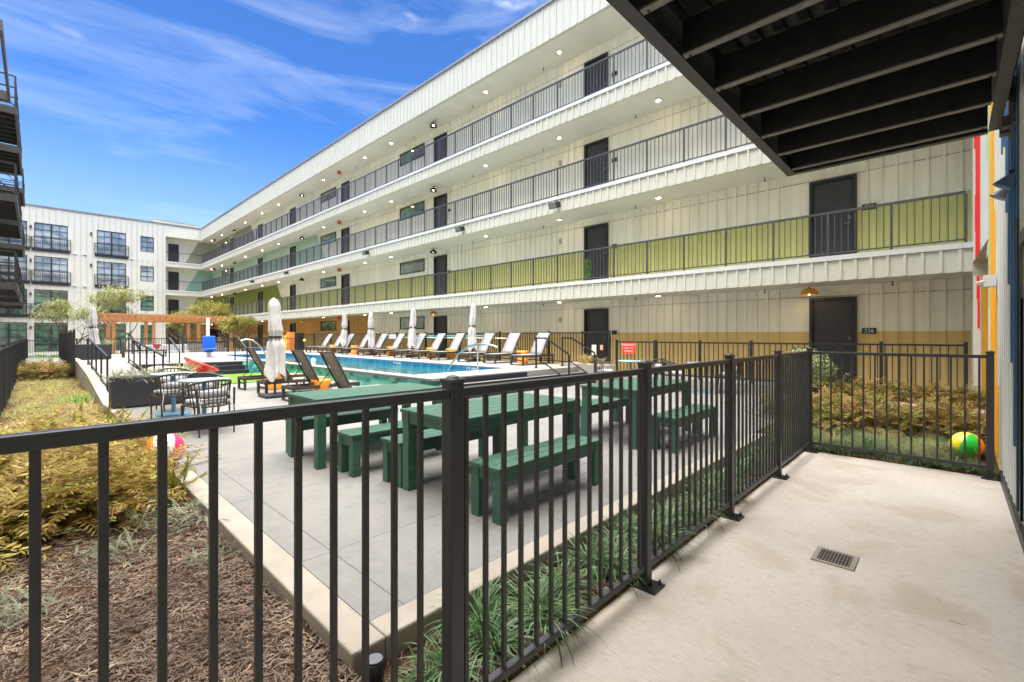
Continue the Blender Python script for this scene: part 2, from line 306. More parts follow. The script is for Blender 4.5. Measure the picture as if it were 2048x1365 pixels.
# soil beds (undulating)
def bed(name, x0, x1, y0, y1, z, mat, st=.12, amp=.03, seed=1):
    random.seed(seed); nx = max(2, int((x1 - x0) / st)); ny = max(2, int((y1 - y0) / st)); m = MB()
    vs = [(x0 + (x1 - x0) * i / nx, y0 + (y1 - y0) * j / ny, z + amp * (math.sin(i * 1.3 + j * .7) * .4 + math.sin(j * .9 - i * .5) * .4 + random.uniform(-.5, .5))) for j in range(ny + 1) for i in range(nx + 1)]
    m.add(vs, [(j * (nx + 1) + i, j * (nx + 1) + i + 1, (j + 1) * (nx + 1) + i + 1, (j + 1) * (nx + 1) + i) for j in range(ny) for i in range(nx)], 0, True)
    a, b = nx + 1, ny + 1; o_ = len(m.v)
    rim = [i for i in range(a)] + [j * a + a - 1 for j in range(1, b)] + [(b - 1) * a + i for i in range(a - 2, -1, -1)] + [j * a for j in range(b - 2, 0, -1)]
    low = [(m.v[i][0], m.v[i][1], z - .3) for i in rim]; K = len(rim); m.v += low
    for k in range(K): m.f.append((rim[(k + 1) % K], rim[k], o_ + k, o_ + (k + 1) % K)); m.mi.append(0); m.sm.append(False)
    return struct(name, m, mat)
bed('planting_bed', -.52, .972, 1.475, 43, .085, mulchM, .12, .035)
bed('planting_bed', .972, 7.475, 1.475, 1.925, .05, mulchM, .1, .02, 2)
bed('planting_bed', 7.46, 10.68, -.41, 2.09, .0, mulchM, .12, .03, 3)
bed('planting_bed', 11.35, 12.6, -.41, 2.09, .12, mulchM, .12, .03, 4)
struct('path', MB().box(10.68, 11.35, -.4, 2.09, -.05, .34), M('pink_concrete', (.55, .46, .42), .85, .1, 3, .2, 100))
bed('planting_bed', 2.45, 3.02, 12.2, 19.9, PZ + .08, mulchM, .12, .03, 5)
# turf
struct('turf', MB().box(3.0, 6.19, 15.3, 18.98, PZ - .01, PZ + .022), turfM)
# second stairs (deck to turf)
def steps(name, x0, x1, ytop, n, rise, tread, z0, mat):
    m = MB()
    for i in range(n - 1):
        m.box(x0, x1, ytop - tread * (i + 1), ytop - tread * i - .001, z0 - .2, z0 + rise * (n - 1 - i) )
    return struct(name, m, mat)
steps('stairs', 3.4, 5.55, 19.895, 3, .15, .42, PZ, blackT)
steps('stairs', 6.2, 11.8, 8.465, 3, .15, .32, PZ, blackT)
m = MB()
for i in range(2):                                                  # light stone nosings on the near stairs
    m.box(6.2, 11.8, 8.465 - .32 * (i + 1) - .012, 8.465 - .32 * (i + 1) + .07, PZ + .3 - .15 * i + .001, PZ + .3 - .15 * i + .010)
struct('stair_nosing', m, copingM)
struct('deck_riser', MB().box(6.2, 9.4, 8.455, 8.469, PZ + .301, DZ - .03).box(2.32, 5.6, 19.885, 19.899, PZ + .3, DZ - .03), blackT)
# ------------------------------------------------------------------ pool
def tilemat(name, cols, ax, su, sv, rough=.2, mort=(.25, .4, .38)):
    m = bpy.data.materials.new(name); m.use_nodes = True; t = m.node_tree; b = t.nodes['Principled BSDF']; b.inputs['Roughness'].default_value = rough
    g = N(t, 'ShaderNodeNewGeometry'); s = N(t, 'ShaderNodeSeparateXYZ'); L(t, g, 'Position', s, 0)
    v = N(t, 'ShaderNodeMath', operation='DIVIDE', i_1=sv); L(t, s, 'Z', v, 0); fv = N(t, 'ShaderNodeMath', operation='FLOOR'); L(t, v, 0, fv, 0)
    h = N(t, 'ShaderNodeMath', operation='MULTIPLY', i_1=.5); L(t, fv, 0, h, 0)
    u = N(t, 'ShaderNodeMath', operation='DIVIDE', i_1=su); sm = N(t, 'ShaderNodeMath', operation='ADD'); L(t, s, 'X', sm, 0); L(t, s, 'Y', sm, 1); L(t, sm, 0, u, 0)
    u2 = N(t, 'ShaderNodeMath', operation='ADD'); L(t, u, 0, u2, 0); L(t, h, 0, u2, 1); fu = N(t, 'ShaderNodeMath', operation='FLOOR'); L(t, u2, 0, fu, 0)
    c = N(t, 'ShaderNodeCombineXYZ'); L(t, fu, 0, c, 0); L(t, fv, 0, c, 1); wn = N(t, 'ShaderNodeTexWhiteNoise', noise_dimensions='2D'); L(t, c, 0, wn, 0)
    ra = N(t, 'ShaderNodeValToRGB'); cr = ra.color_ramp; cr.interpolation = 'CONSTANT'
    while len(cr.elements) < len(cols): cr.elements.new(.5)
    for i, cc in enumerate(cols): cr.elements[i].position = i / len(cols); cr.elements[i].color = (*cc, 1)
    L(t, wn, 'Value', ra, 0)
    q = []
    for src, k in ((u2, .03), (v, .05)):
        fr = N(t, 'ShaderNodeMath', operation='FRACT'); L(t, src, 0, fr, 0); lt = N(t, 'ShaderNodeMath', operation='LESS_THAN', i_1=k); L(t, fr, 0, lt, 0); q.append(lt)
    mm = N(t, 'ShaderNodeMath', operation='MAXIMUM'); L(t, q[0], 0, mm, 0); L(t, q[1], 0, mm, 1)
    mi = N(t, 'ShaderNodeMix', data_type='RGBA'); mi.inputs['B'].default_value = (*mort, 1); L(t, mm, 0, mi, 'Factor'); L(t, ra, 0, mi, 'A'); L(t, mi, 'Result', b, 'Base Color'); return m
turqM = tilemat('turquoise_tile', [(.10, .50, .38), (.06, .38, .30), (.16, .56, .44), (.10, .48, .38), (.015, .20, .14), (.10, .50, .42), (.03, .30, .28)], 0, .27, .115)
blueT = tilemat('blue_tile', [(.01, .11, .22), (.015, .14, .26), (.01, .09, .18), (.02, .17, .30)], 0, .15, .15, .15, (.02, .1, .25))
pb = MB(); WX0, WX1, WY0, WY1 = 6.45, 9.75, 9.55, 27.0
pb.box(WX0 - .2, WX0 + .01, WY0, WY1, -1.0, DZ - .03).box(WX1 - .01, WX1 + .1, WY0, WY1, -1.0, DZ - .03)
pb.box(WX0 + .012, WX1 - .012, WY1 - .01, WY1 + .1, -1.0, DZ - .03).box(WX0 + .012, WX1 - .012, WY0 - .1, WY0 + .01, -1, DZ - .03)
po = E('swimming_pool', 'long raised swimming pool with turquoise tile side and blue waterline tiles', 'pool')
pb.build('basin_wall', blueT, po)
B('basin_floor', M('pool_plaster', (.30, .70, .76), .7, .1, 1.2), po, WX0, WX1, WY0, WY1, -.95, -.9)
mb = MB().box(6.20, WX0 - .2, 8.48, 20.4, .0, DZ - .05).box(5.56, 6.2, 19.87, 20.1, 0, DZ - .05).box(6.2, 6.45, 8.44, 8.48, 0, DZ - .05)
mb.build('tile_side', turqM, po)
mb = MB().box(6.12, 6.47, 8.40, 22.5, DZ - .05, DZ + .006).box(6.47, 9.9, 9.3, 9.56, DZ + .002, DZ + .010).box(9.73, 10.03, 9.3, 27.2, DZ + .002, DZ + .009).box(5.9, 6.47, 22.5, 27.2, DZ + .001, DZ + .009)
mb.build('coping', copingM, po, .006)
MB().box(6.115, 6.13, 8.395, 19.9, DZ - .052, DZ - .012).build('coping_edge', copingD, po)
wm = bpy.data.materials.new('pool_water'); wm.use_nodes = True; t = wm.node_tree; t.nodes.clear()
oo = N(t, 'ShaderNodeOutputMaterial'); tr = N(t, 'ShaderNodeBsdfTransparent'); tr.inputs[0].default_value = (.38, .80, .86, 1); gl = N(t, 'ShaderNodeBsdfGlossy', i_Roughness=.03); gl.inputs[0].default_value = (.9, .95, 1, 1)
fr = N(t, 'ShaderNodeFresnel', i_IOR=1.33); ms = N(t, 'ShaderNodeMixShader'); df = N(t, 'ShaderNodeBsdfDiffuse'); df.inputs[0].default_value = (.05, .25, .26, 1); ms2 = N(t, 'ShaderNodeMixShader', i_0=.6)
g = N(t, 'ShaderNodeNewGeometry'); nn = N(t, 'ShaderNodeTexNoise', i_Scale=3.2, i_Detail=3.0, i_Distortion=.6); bp = N(t, 'ShaderNodeBump', i_Strength=.22, i_Distance=.05)
L(t, g, 'Position', nn, 0); L(t, nn, 'Fac', bp, 'Height'); L(t, bp, 0, gl, 'Normal'); L(t, bp, 0, fr, 'Normal')
L(t, tr, 0, ms2, 1); L(t, df, 0, ms2, 2); L(t, fr, 0, ms, 0); L(t, ms2, 0, ms, 1); L(t, gl, 0, ms, 2); L(t, ms, 0, oo, 0)
struct('water', MB().box(WX0 + .013, WX1 - .013, WY0 + .013, WY1 - .013, DZ - .25, DZ - .17), wm)
for y, s in ((11.2, '3 FT 6 IN'), (15.6, '3 FT 6 IN'), (21.0, '4 FT'),):
    text(s, .13, white, po, face_mX(WX1 - .014, y, DZ - .10), .001, 'depth_marker')
# ------------------------------------------------------------------ main gallery building
def wallmat(name, stripe, zs, full=None, yd=0, zd=0, slope=.0):
    m = bpy.data.materials.new(name); m.use_nodes = True; t = m.node_tree; b = t.nodes['Principled BSDF']; b.inputs['Roughness'].default_value = .65
    g = N(t, 'ShaderNodeNewGeometry'); s = N(t, 'ShaderNodeSeparateXYZ'); L(t, g, 'Position', s, 0)
    no = N(t, 'ShaderNodeTexNoise', i_Scale=2.5, i_Detail=5.0); L(t, g, 'Position', no, 0)
    cur = N(t, 'ShaderNodeRGB'); cur.outputs[0].default_value = (.80, .78, .67, 1); k = 0
    if stripe:
        a = N(t, 'ShaderNodeMath', operation='LESS_THAN', i_1=zs); L(t, s, 'Z', a, 0); mi = N(t, 'ShaderNodeMix', data_type='RGBA'); mi.inputs['B'].default_value = (*stripe, 1)
        L(t, a, 0, mi, 'Factor'); L(t, cur, 0, mi, 'A'); cur = mi; k = 'Result'
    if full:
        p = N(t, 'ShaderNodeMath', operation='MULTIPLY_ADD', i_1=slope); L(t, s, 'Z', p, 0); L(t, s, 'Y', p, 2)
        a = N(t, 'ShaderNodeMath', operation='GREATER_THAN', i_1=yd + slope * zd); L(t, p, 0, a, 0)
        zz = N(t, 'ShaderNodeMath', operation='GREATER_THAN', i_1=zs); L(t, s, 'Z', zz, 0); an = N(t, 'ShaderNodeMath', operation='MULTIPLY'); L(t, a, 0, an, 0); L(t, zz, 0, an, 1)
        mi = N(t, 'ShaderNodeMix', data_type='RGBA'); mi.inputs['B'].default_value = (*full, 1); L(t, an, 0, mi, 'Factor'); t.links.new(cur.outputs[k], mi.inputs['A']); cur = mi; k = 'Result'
    mr = N(t, 'ShaderNodeMapRange'); mr.inputs[3].default_value = .94; mr.inputs[4].default_value = 1.05; L(t, no, 'Fac', mr, 0)
    ma = N(t, 'ShaderNodeMapping'); ma.inputs['Scale'].default_value = (3, 3, .25); ns = N(t, 'ShaderNodeTexNoise', i_Scale=2.0, i_Detail=5.0); L(t, g, 'Position', ma, 0); L(t, ma, 0, ns, 0)
    m2 = N(t, 'ShaderNodeMapRange'); m2.inputs[1].default_value = .3; m2.inputs[2].default_value = .6; m2.inputs[3].default_value = .90; m2.inputs[4].default_value = 1.03; L(t, ns, 'Fac', m2, 0); mu = N(t, 'ShaderNodeMath', operation='MULTIPLY'); L(t, mr, 0, mu, 0); L(t, m2, 0, mu, 1)
    v = N(t, 'ShaderNodeVectorMath', operation='SCALE'); t.links.new(cur.outputs[k], v.inputs[0]); L(t, mu, 0, v, 'Scale'); L(t, v, 0, b, 'Base Color'); return m
LV = [L1, L1 + FF, L1 + 2 * FF, L1 + 3 * FF]
CE = [LV[1] - .54, LV[2] - .52, LV[3] - .52, 12.16]
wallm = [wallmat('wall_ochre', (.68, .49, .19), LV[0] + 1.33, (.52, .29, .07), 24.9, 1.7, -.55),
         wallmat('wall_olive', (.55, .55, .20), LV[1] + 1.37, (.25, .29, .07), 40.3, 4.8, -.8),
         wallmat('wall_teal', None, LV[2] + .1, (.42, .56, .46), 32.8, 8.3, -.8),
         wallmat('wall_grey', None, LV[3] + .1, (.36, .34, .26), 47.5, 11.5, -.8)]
mbd = E('apartment_building', 'long cream four storey building with open galleries and dark railings', 'building', (0, 0, 0))
Y0, Y1 = -.3, 61.5
BS = .2765
DY = [1.70, 8.83, 18.08, 28.3, 37.2, 44.8, 53.5]        # near jamb of each door (door spans +1.0)
WY = [(19.98, 22.3), (30.2, 32.6), (55.4, 57.7)]
for k in range(4):
    z0, z1 = LV[k], CE[k]
    m = MB(); m.box(XW, XW + .3, Y0, Y1, z0, z1)
    y = Y0 + .12
    while y < Y1 - .05:
        zz = [(z0, z1)]
        if any(d - .12 < y < d + 1.45 for d in DY): y += BS; continue
        for (a, b) in WY:
            if a - .06 < y < b + .06: zz = [(z0, z0 + 1.5), (z0 + 2.32, z1)]
        for (a, b) in zz:
            if b > a: m.box(XW - .034, XW, y, y + .045, a, b - .001)
            if k >= 0: pass
        y += BS
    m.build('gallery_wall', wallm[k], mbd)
    MB().box(XW - .014, XW - .0, Y0, Y1, z0 + 2.232, z0 + 2.246).build('wall_joint_shade', M('joint_shade_tan', (.30, .28, .22), .6), mbd)  # strip coloured darker to stand in for shade at the wall joint
# slabs
for k in range(1, 4):
    z = LV[k]; zc = CE[k - 1]
    m = MB().box(XE + .06, XW + .3, Y0, Y1, zc, z - .01).box(9.5, XE + .06, YF + .06, Y1, zc, z - .01)
    m.build('slab', soffit, mbd)
    m = MB().box(XE, XE + .06, Y0, YF, zc - .02, z - .1).box(9.48, XE + .06, YF, YF + .06, zc - .02, z - .1)
    y = Y0 + .16
    while y < YF: m.box(XE - .034, XE, y, y + .05, zc - .01, z - .101); y += BS
    m.build('slab_fascia', creamF, mbd)
    MB().box(XE - .045, XE + .1, Y0, YF, z - .1, z + .01).box(9.48, XE - .045, YF - .045, YF + .1, z - .1, z + .01).build('slab_edge_trim', whiteT, mbd)
MB().box(XE - .06, XW + .3, Y0 - .02, Y1, L1 - .5, L1).box(9.5, XE - .06, YF, Y1, L1 - .5, L1).build('ground_walkway', concL, mbd)
# roof fascia + roof
m = MB().box(XE, XE + .12, Y0 - 1.5, YF, 12.14, 13.40).box(9.48, XE + .12, YF, YF + .12, 12.14, 13.4)
y = Y0 - 1.4
while y < YF: m.box(XE - .028, XE, y, y + .03, 12.15, 13.40); y += .3
m.build('roof_fascia', creamF, mbd)
MB().box(XE - .06, XE + .2, Y0 - 1.5, YF - .06, 13.40, 13.50).build('roof_edge_trim', M('grey_metal_trim', (.20, .20, .23), .5), mbd)
MB().box(XE + .12, XW + .3, Y0 - 1.5, Y1, 12.16, 12.6).box(9.5, XE + .12, YF + .12, Y1, 12.16, 12.6).box(XW + .3, XW + 9, Y0 - 1.5, Y1 + 6, -.05, 13.3).build('roof', soffit, mbd)
MB().box(XE - .02, XW + .3, Y0 - .12, Y0, -.05, 13.4).build('end_wall', white, mbd)
# doors, prototypes
def door_proto(parent):
    d = MB().box(XW - .006, XW + .001, .07, .93, .02, 2.13).build('door', doorM, parent)
    f = MB().box(XW - .09, XW, 0, .07, 0, 2.2).box(XW - .09, XW, .93, 1.0, 0, 2.2).box(XW - .09, XW, .07, .93, 2.13, 2.2).build('door_frame', metal2, d)
    th = MB().box(XW - .10, XW - .007, .071, .929, 0, .018).build('threshold', MATS['pole_thr'] if 'pole_thr' in MATS else M('pole_thr', (.30, .30, .29), .4), d)
    h = MB().box(XW - .07, XW - .006, .13, .16, 1.0, 1.03).box(XW - .075, XW - .06, .13, .26, 1.0, 1.02).box(XW - .016, XW - .006, .12, .17, 1.12, 1.2).build('door_handle', M('dull_handle', (.16, .16, .17), .4, metal=.6), d)
    return d, [f, h, th]
dp, dk = door_proto(mbd); first = True
pan = MB().box(XW - .024, XW - .0, 0, 1.0, 0, 2.45)
def place(proto, kids, parent, loc):
    c = inst(proto, parent, loc)
    for k in kids: inst(k, c, (0, 0, 0))
    return c
for k in range(4):
    for y in DY: place(dp, dk, mbd, (0, y, LV[k]))
for o in [dp] + dk: bpy.data.objects.remove(o)
for k in range(4):
    for (a, b) in WY:
        f = MB().box(XW - .04, XW - .001, a, b, 0, .05).box(XW - .04, XW - .001, a, b, .62, .67).box(XW - .04, XW - .001, a, a + .05, .05, .62).box(XW - .04, XW - .001, b - .05, b, .05, .62).build('window', metal2, mbd)
        p = MB().box(XW - .012, XW - .002, a + .05, b - .05, .05, .62).build('pane', glassG, f); f.location = (0, 0, LV[k] + 1.58)
# ceiling lights
LY = [6.6, 10.5, 14.5, 22.1, 25.0, 30.6, 38.9, 42.7, 47.3, 55, 59]
glow = emis('warm_lens', (1, .74, .48), 16)
lp = MB().lathe([(.085, -.04), (.09, 0)], n=20).build('ceiling_light', M('light_trim', (.35, .30, .26), .5), mbd)
ll = MB().lathe([(.068, -.045), (.068, -.041)], n=20).build('lens', glow, lp)
for k in range(4):
    for y in LY: place(lp, [ll], mbd, (13.45, y, CE[k]))
dome = MB().lathe([(.02, -.02), (.03, -.10), (.10, -.13), (.16, -.19), (.185, -.27), (.17, -.268), (.09, -.15), (.0, -.14)], n=24).build('dome_light', M('brass_dark', (.05, .04, .03), .35, metal=.6), mbd)
domeO = MB().lathe([(.02, -.02), (.03, -.06), (.10, -.09), (.18, -.15), (.205, -.25), (.19, -.248), (.09, -.11), (.0, -.10)], n=24).build('dome_light', M('ochre_enamel', (.62, .30, .06), .45), mbd)
bulb = MB().lathe([(.0, -.25), (.045, -.22), (.045, -.17), (.0, -.14)], n=12).build('bulb', emis('bulb_glow', (1, .75, .45), 16), dome)
bulbO = MB().lathe([(.0, -.25), (.045, -.22), (.045, -.17), (.0, -.14)], n=12).build('bulb', bpy.data.materials['bulb_glow'], domeO)
for k in range(4):
    for y in ([2.6] if k == 0 else []) + [18.4, 34.5, 51.0]: place(domeO if k == 0 else dome, [bulbO if k == 0 else bulb], mbd, (13.55, y, CE[k] ))
for y in (28.2, 57.8):
    for k in range(4): MB().box(13.30, 13.55, y, y + .04, CE[k] - .24, CE[k] - .03).build('exit_sign', M('exit_red', (.62, .10, .05), .5), mbd)
for o in (lp, ll, dome, domeO, bulb, bulbO): bpy.data.objects.remove(o)
# floodlights on the slab edge
fl = MB().box(-.32, -.10, -.18, .18, -.02, .17).bar((-.1, 0, .04), (0, 0, .02), .06).build('floodlight', metal2, mbd)
fg = MB().add([(-.325, -.15, .0), (-.325, .15, .0), (-.325, .15, .15), (-.325, -.15, .15)], [(0, 1, 2, 3)]).build('lens', glassB, fl)
for y in (9.9, 15, 23, 34.5, 42):
    c = place(fl, [fg], mbd, (XE, y, LV[2] - .36)); c.rotation_euler = (0, R(-18), 0)
for o in (fl, fg): bpy.data.objects.remove(o)
# sprinkler heads and wall boxes
for k in range(4):
    for y in (1.0, 3.7, 7.6, 11.6, 15.8, 20.5, 26.8):
        MB().lathe([(.012, -.11), (.035, -.105), (.012, -.09), (.012, 0)], (13.85, y, CE[k]), 8).build('sprinkler_head', metal2, mbd)
    for y in (10.9,): MB().box(XW - .06, XW - .02, y, y + .12, LV[k] + 1.75, LV[k] + 1.95).build('alarm_box', M('alarm_grey', (.35, .33, .30), .5), mbd)
# unit number plates
for k, s in ((0, '336'), (1, '436')):
    p = B('number_plate', metal2, mbd, XW - .035, XW - .02, 1.32, 1.60, LV[k] + 1.27, LV[k] + 1.41)
    text(s, .13, white, p, face_mX(XW - .037, 1.46, LV[k] + 1.34), .001)
for k, y in ((0, 8.5), (1, 8.5), (2, 8.5), (3, 8.5), (1, 17.8), (2, 17.8)): B('number_plate', metal2, mbd, XW - .035, XW - .02, y - .02, y + .18, LV[k] + 1.27, LV[k] + 1.41)
# gallery railings
railM = M('railing_grey', (.055, .057, .062), .38, .1, 20)
def railing(y0, y1, x, z, parent, sp, n, top, far=100, name='railing'):
    m = MB().box(x, x + .045, y0, y1, z + top - .03, z + top + .02).box(x + .012, x + .036, y0, y1, z + .07, z + .10)
    k = int((y1 - y0) / sp) + 1; posts = []; 
    for i in range(k):
        yy = y0 + i * sp
        if yy > y1: break
        posts.append(yy)
        for j in range(1, n):
            y = yy + sp * j / n
            if y < y1: m.box(x + .016, x + .032, y - .008, y + .008, z + .10, z + top - .03)
    r = m.build(name, railM, parent)
    pm = MB().box(x, x + .045, -.022, .022, z - .01, z + top - .03).build('post', railM, r)
    for i, yy in enumerate(posts[:far]): inst(pm, r, (0, yy, 0))
    if posts[far:]:
        q = MB()
        for yy in posts[far:]: q.box(x, x + .045, yy - .022, yy + .022, z - .01, z + top - .03)
        tag(q.build('post', railM, r), kind='stuff')
    bpy.data.objects.remove(pm); return r
for k in (1, 2, 3): railing(Y0 + .1, YF - .1, XE + .03, LV[k] + .0, mbd, 1.133, 9, 1.02, 33)
for k in (1, 2, 3):
    m = MB().box(9.5, XE, YF + .03, YF + .07, LV[k] + .99, LV[k] + 1.04).box(9.5, XE, YF + .04, YF + .06, LV[k] + .07, LV[k] + .1)
    x = 9.55
    while x < XE: m.box(x, x + .016, YF + .042, YF + .058, LV[k] + .1, LV[k] + .99); x += .125
    m.build('railing', metal2, mbd)
# ------------------------------------------------------------------ far building
fb = E('apartment_building', 'cream four storey building across the far end with grid windows and juliet balconies', 'building', (0, 0, 0))
m = MB()
holes = []
cols = [(-2.8, -.57), (-.14, 2.06), (4.08, 6.27)]; small = [(7.4, 8.5)]
xs = [-14]; 
def fwall(x0, x1, z0, z1): m.box(x0, x1, YF, YF + .25, z0, z1)
openings = [(a, b, 'big') for a, b in cols] + [(a, b, 'small') for a, b in small]
px = -14
for a, b, kd in openings:
    fwall(px, a, 0, 13.4)
    zc = 0
    for k in range(4):
        zb, zt = (LV[k] + .03, LV[k] + 2.42) if kd == 'big' else (LV[k] + .75, LV[k] + 2.35)
        if k == 0: zb = .14 if kd == 'big' else LV[0] + .3
        fwall(a, b, zc, zb); zc = zt
    fwall(a, b, zc, 13.4); px = b
fwall(px, 9.48, 0, 13.4)
x = -13.9
def clear(x, z0, z1):
    for a, b, kd in openings:
        if a - .08 < x < b + .05: return False
    return True
while x < 9.4:
    if clear(x, 0, 0): m.box(x, x + .055, YF - .035, YF, .1, 13.38, 1)
    else:
        for k in range(5):
            zb = 0.1 if k == 0 else LV[k - 1] + 2.46; zt = LV[k] - .0 if k < 4 else 13.38
            if k > 0: m.box(x, x + .055, YF - .035, YF, zb, min(zt, 13.38), 1)
    x += .42
for k in range(1, 4): m.box(-14, 9.48, YF - .012, YF, LV[k] - .22, LV[k] - .20); m.box(-14, 9.48, YF - .012, YF, LV[k] - .75 , LV[k] - .735)
m.build('wall', [M('far_wall_cream', (.49, .487, .445), .6, .03, 2), M('far_wall_batten_shade', (.41, .405, .37), .6, .03, 2)], fb)  # battens coloured darker to stand in for shading that flat light lacks
B('roof_edge_trim', MATS['grey_metal_trim'], fb, -14, XE - .07, YF - .08, YF + .3, 13.40, 13.52)
MB().box(-14, 9.4, YF + .3, YF + 14, 0, 13.2).build('building_body', soffit, fb)
MB().box(9.5, XW + .3, Y1, Y1 + .2, 0, 12.16).build('gallery_end_wall', wallmat('end_wall_paint', (.30, .32, .20), 2.9), fb)
for k in range(4):
    B('door', doorM, fb, 9.95, 10.9, Y1 - .02, Y1 - .001, LV[k], LV[k] + 2.15)
    q = MB(); cc = [(.5, .28, .05), (.30, .33, .10), (.30, .48, .38), (.36, .34, .26)][k]
    q.add([(11.4, Y1 - .012, LV[k]), (12.9, Y1 - .012, LV[k]), (14.1, Y1 - .012, LV[k]), (14.1, Y1 - .012, CE[k] - .001), (12.7, Y1 - .012, CE[k] - .001)], [(0, 1, 2, 3, 4)])
    q.build('mural_panel', M('mural_paint_%d' % k, cc, .65), fb)
def gridwin(a, b, z0, z1, juliet, nx, nz, gm):
    f = MB(); y = YF + .02; t = .05
    f.box(a, a + t, y, y + .1, z0, z1).box(b - t, b, y, y + .1, z0, z1).box(a + t, b - t, y, y + .1, z1 - t, z1).box(a + t, b - t, y, y + .1, z0, z0 + t)
    if nx > 2: c = (a + b) / 2; f.box(c - .05, c + .05, y + .001, y + .1, z0 + t, z1 - t)
    for i in range(1, nx):
        x = a + (b - a) * i / nx
        if abs(x - (a + b) / 2) > .1 or nx == 2: f.box(x - .012, x + .012, y + .03, y + .09, z0 + t, z1 - t)
    for j in range(1, nz):
        z = z0 + (z1 - z0) * j / nz; f.box(a + t, b - t, y + .032, y + .088, z - .012, z + .012)
    f = f.build('window', metal2, fb); B('pane', gm, f, a + t, b - t, YF + .10, YF + .115, z0 + t, z1 - t)
    if juliet:
        r = MB(); yy = YF - .14; r.box(a - .2, b + .2, yy, yy + .04, z0 + 1.02, z0 + 1.07).box(a - .2, b + .2, yy, yy + .03, z0 + .72, z0 + .75)
        for x in (a - .18, b + .16): r.box(x, x + .04, yy, yy + .04, z0 - .12, z0 + 1.02).box(x, x + .04, yy + .04, YF - .001, z0 + 1.0, z0 + 1.05).box(x, x + .04, yy + .04, YF - .001, z0 + .1, z0 + .15)
        x = a - .08
        while x < b + .1: r.box(x, x + .014, yy + .01, yy + .024, z0 + .12, z0 + 1.02); x += .12
        r.box(a - .2, b + .2, yy, yy + .03, z0 + .08, z0 + .12).box(a - .14, b + .14, YF - .09, YF - .003, z0 - .2, z0 + .06)
        r.build('juliet_railing', metal2, fb)
for k in range(4):
    for i, (a, b) in enumerate(cols):
        z0 = LV[k] + .03 if k else .15
        gridwin(a, b, z0, LV[k] + 2.42, k > 0, 4, 4, glassG if k < 2 else glassB)
    for a, b in small: gridwin(a, b, LV[k] + .75 if k else LV[0] + .3, LV[k] + 2.35, False, 2, 3, glassG if k < 2 else glassB)
    for x in (-.42, 3.6): B('wall_light', metal2, fb, x, x + .12, YF - .14, YF - .001, LV[k] + 1.85, LV[k] + 2.1)
for k in range(1, 4):
    for x in (2.4, 3.1, 6.6): B('vent_cap', white, fb, x, x + .22, YF - .12, YF - .001, LV[k] - .12 , LV[k] - .02)
# stair penthouse
ph = E('roof_penthouse', 'small cream box rising above the roof corner', 'building')
m = MB().box(9.3, 13.6, 66, 72, 13, 14.9); m.build('wall', cream, ph); B('roof_edge_trim', MATS['grey_metal_trim'], ph, 9.2, 13.7, 65.9, 72.1, 14.9, 15.02)
# ------------------------------------------------------------------ our own wing: mural wall
ow = E('apartment_building', 'board and batten building with painted yellow, white, red and blue mural stripes', 'building')
YM = -.41
mur = {'w': white, 'y': M('mural_yellow', (.80, .42, .03), .6, .05, 4), 'b': M('mural_blue', (.035, .11, .22), .6, .08, 4), 'n': M('mural_navy', (.012, .035, .06), .6, .08, 4),
       'g': M('mural_green', (.50, .58, .34), .6, .05, 4), 'r': M('mural_red', (.80, .03, .02), .55, .05, 4), 'o': M('mural_ochre', (.55, .30, .03), .6, .08, 3), 'c': cream}
keys = list(mur); mats = [mur[k] for k in keys]
m = MB(); x = 5.45; i = 0; H = 13.3
def bands(x):
    if x < 5.72: return [(0, 'n', 1.9), (1.9, 'w', H)]
    if x < 6.0: return [(0, 'w', .12), (.12, 'n', 2.6), (2.6, 'b', H)]
    if x < 6.27: return [(0, 'w', .62), (.62, 'b', H)]
    if x < 6.54: return [(0, 'w', 1.35), (1.35, 'b', H)]
    if x < 6.82: return [(0, 'w', 2.1), (2.1, 'b', H)]
    if x < 7.1: return [(0, 'w', 2.85), (2.85, 'b', H)]
    if x < 7.4: return [(0, 'w', 3.6), (3.6, 'b', H)]
    if x < 7.7: return [(0, 'w', H)]
    if x < 8.0: return [(0, 'y', 1.0), (1.0, 'w', H)]
    if x < 8.3: return [(0, 'y', 2.1), (2.1, 'w', H)]
    if x < 8.6: return [(0, 'y', 3.2), (3.2, 'w', H)]
    if x < 9.35: return [(0, 'y', H)]
    if x < 9.6: return [(0, 'w', 1.7), (1.7, 'g', 3.1), (3.1, 'y', H)]
    if x < 9.95: return [(0, 'w', 2.0), (2.0, 'g', H)]
    if x < 10.5: return [(2.85, 'w', 4.4), (4.4, 'g', H)]
    return [(2.85, 'w', H)]
while x < 12.55:
    x1 = min(x + BS, 12.6)
    for a, c, b in bands(x + .01):
        mi = keys.index(c); m.box(x, x1, YM - .2, YM, a, b, keys.index({'b': 'w', 'n': 'w'}.get(c, c)))
        m.box(x, x + .05, YM, YM + .016, max(a, .12), b, mi)
    x = x1
m.build('mural_wall', mats, ow)
MB().box(9.95, 12.6, YM - .35, YM - .21, 0, 2.85).box(12.45, 12.6, YM - .2, YM, 0, 2.85).build('recess_wall', mur['o'], ow)
MB().add([(9.98, YM - .2, 3.1), (10.9, YM - .2, 2.82), (10.9, YM + .16, 2.82), (9.98, YM - .0, 3.1), (10.9, YM + .16, 2.6), (10.9, YM - .2, 2.6)], [(0, 1, 2, 3), (1, 5, 4, 2)]).build('canopy', M('canopy_tan', (.42, .38, .31), .6), ow)
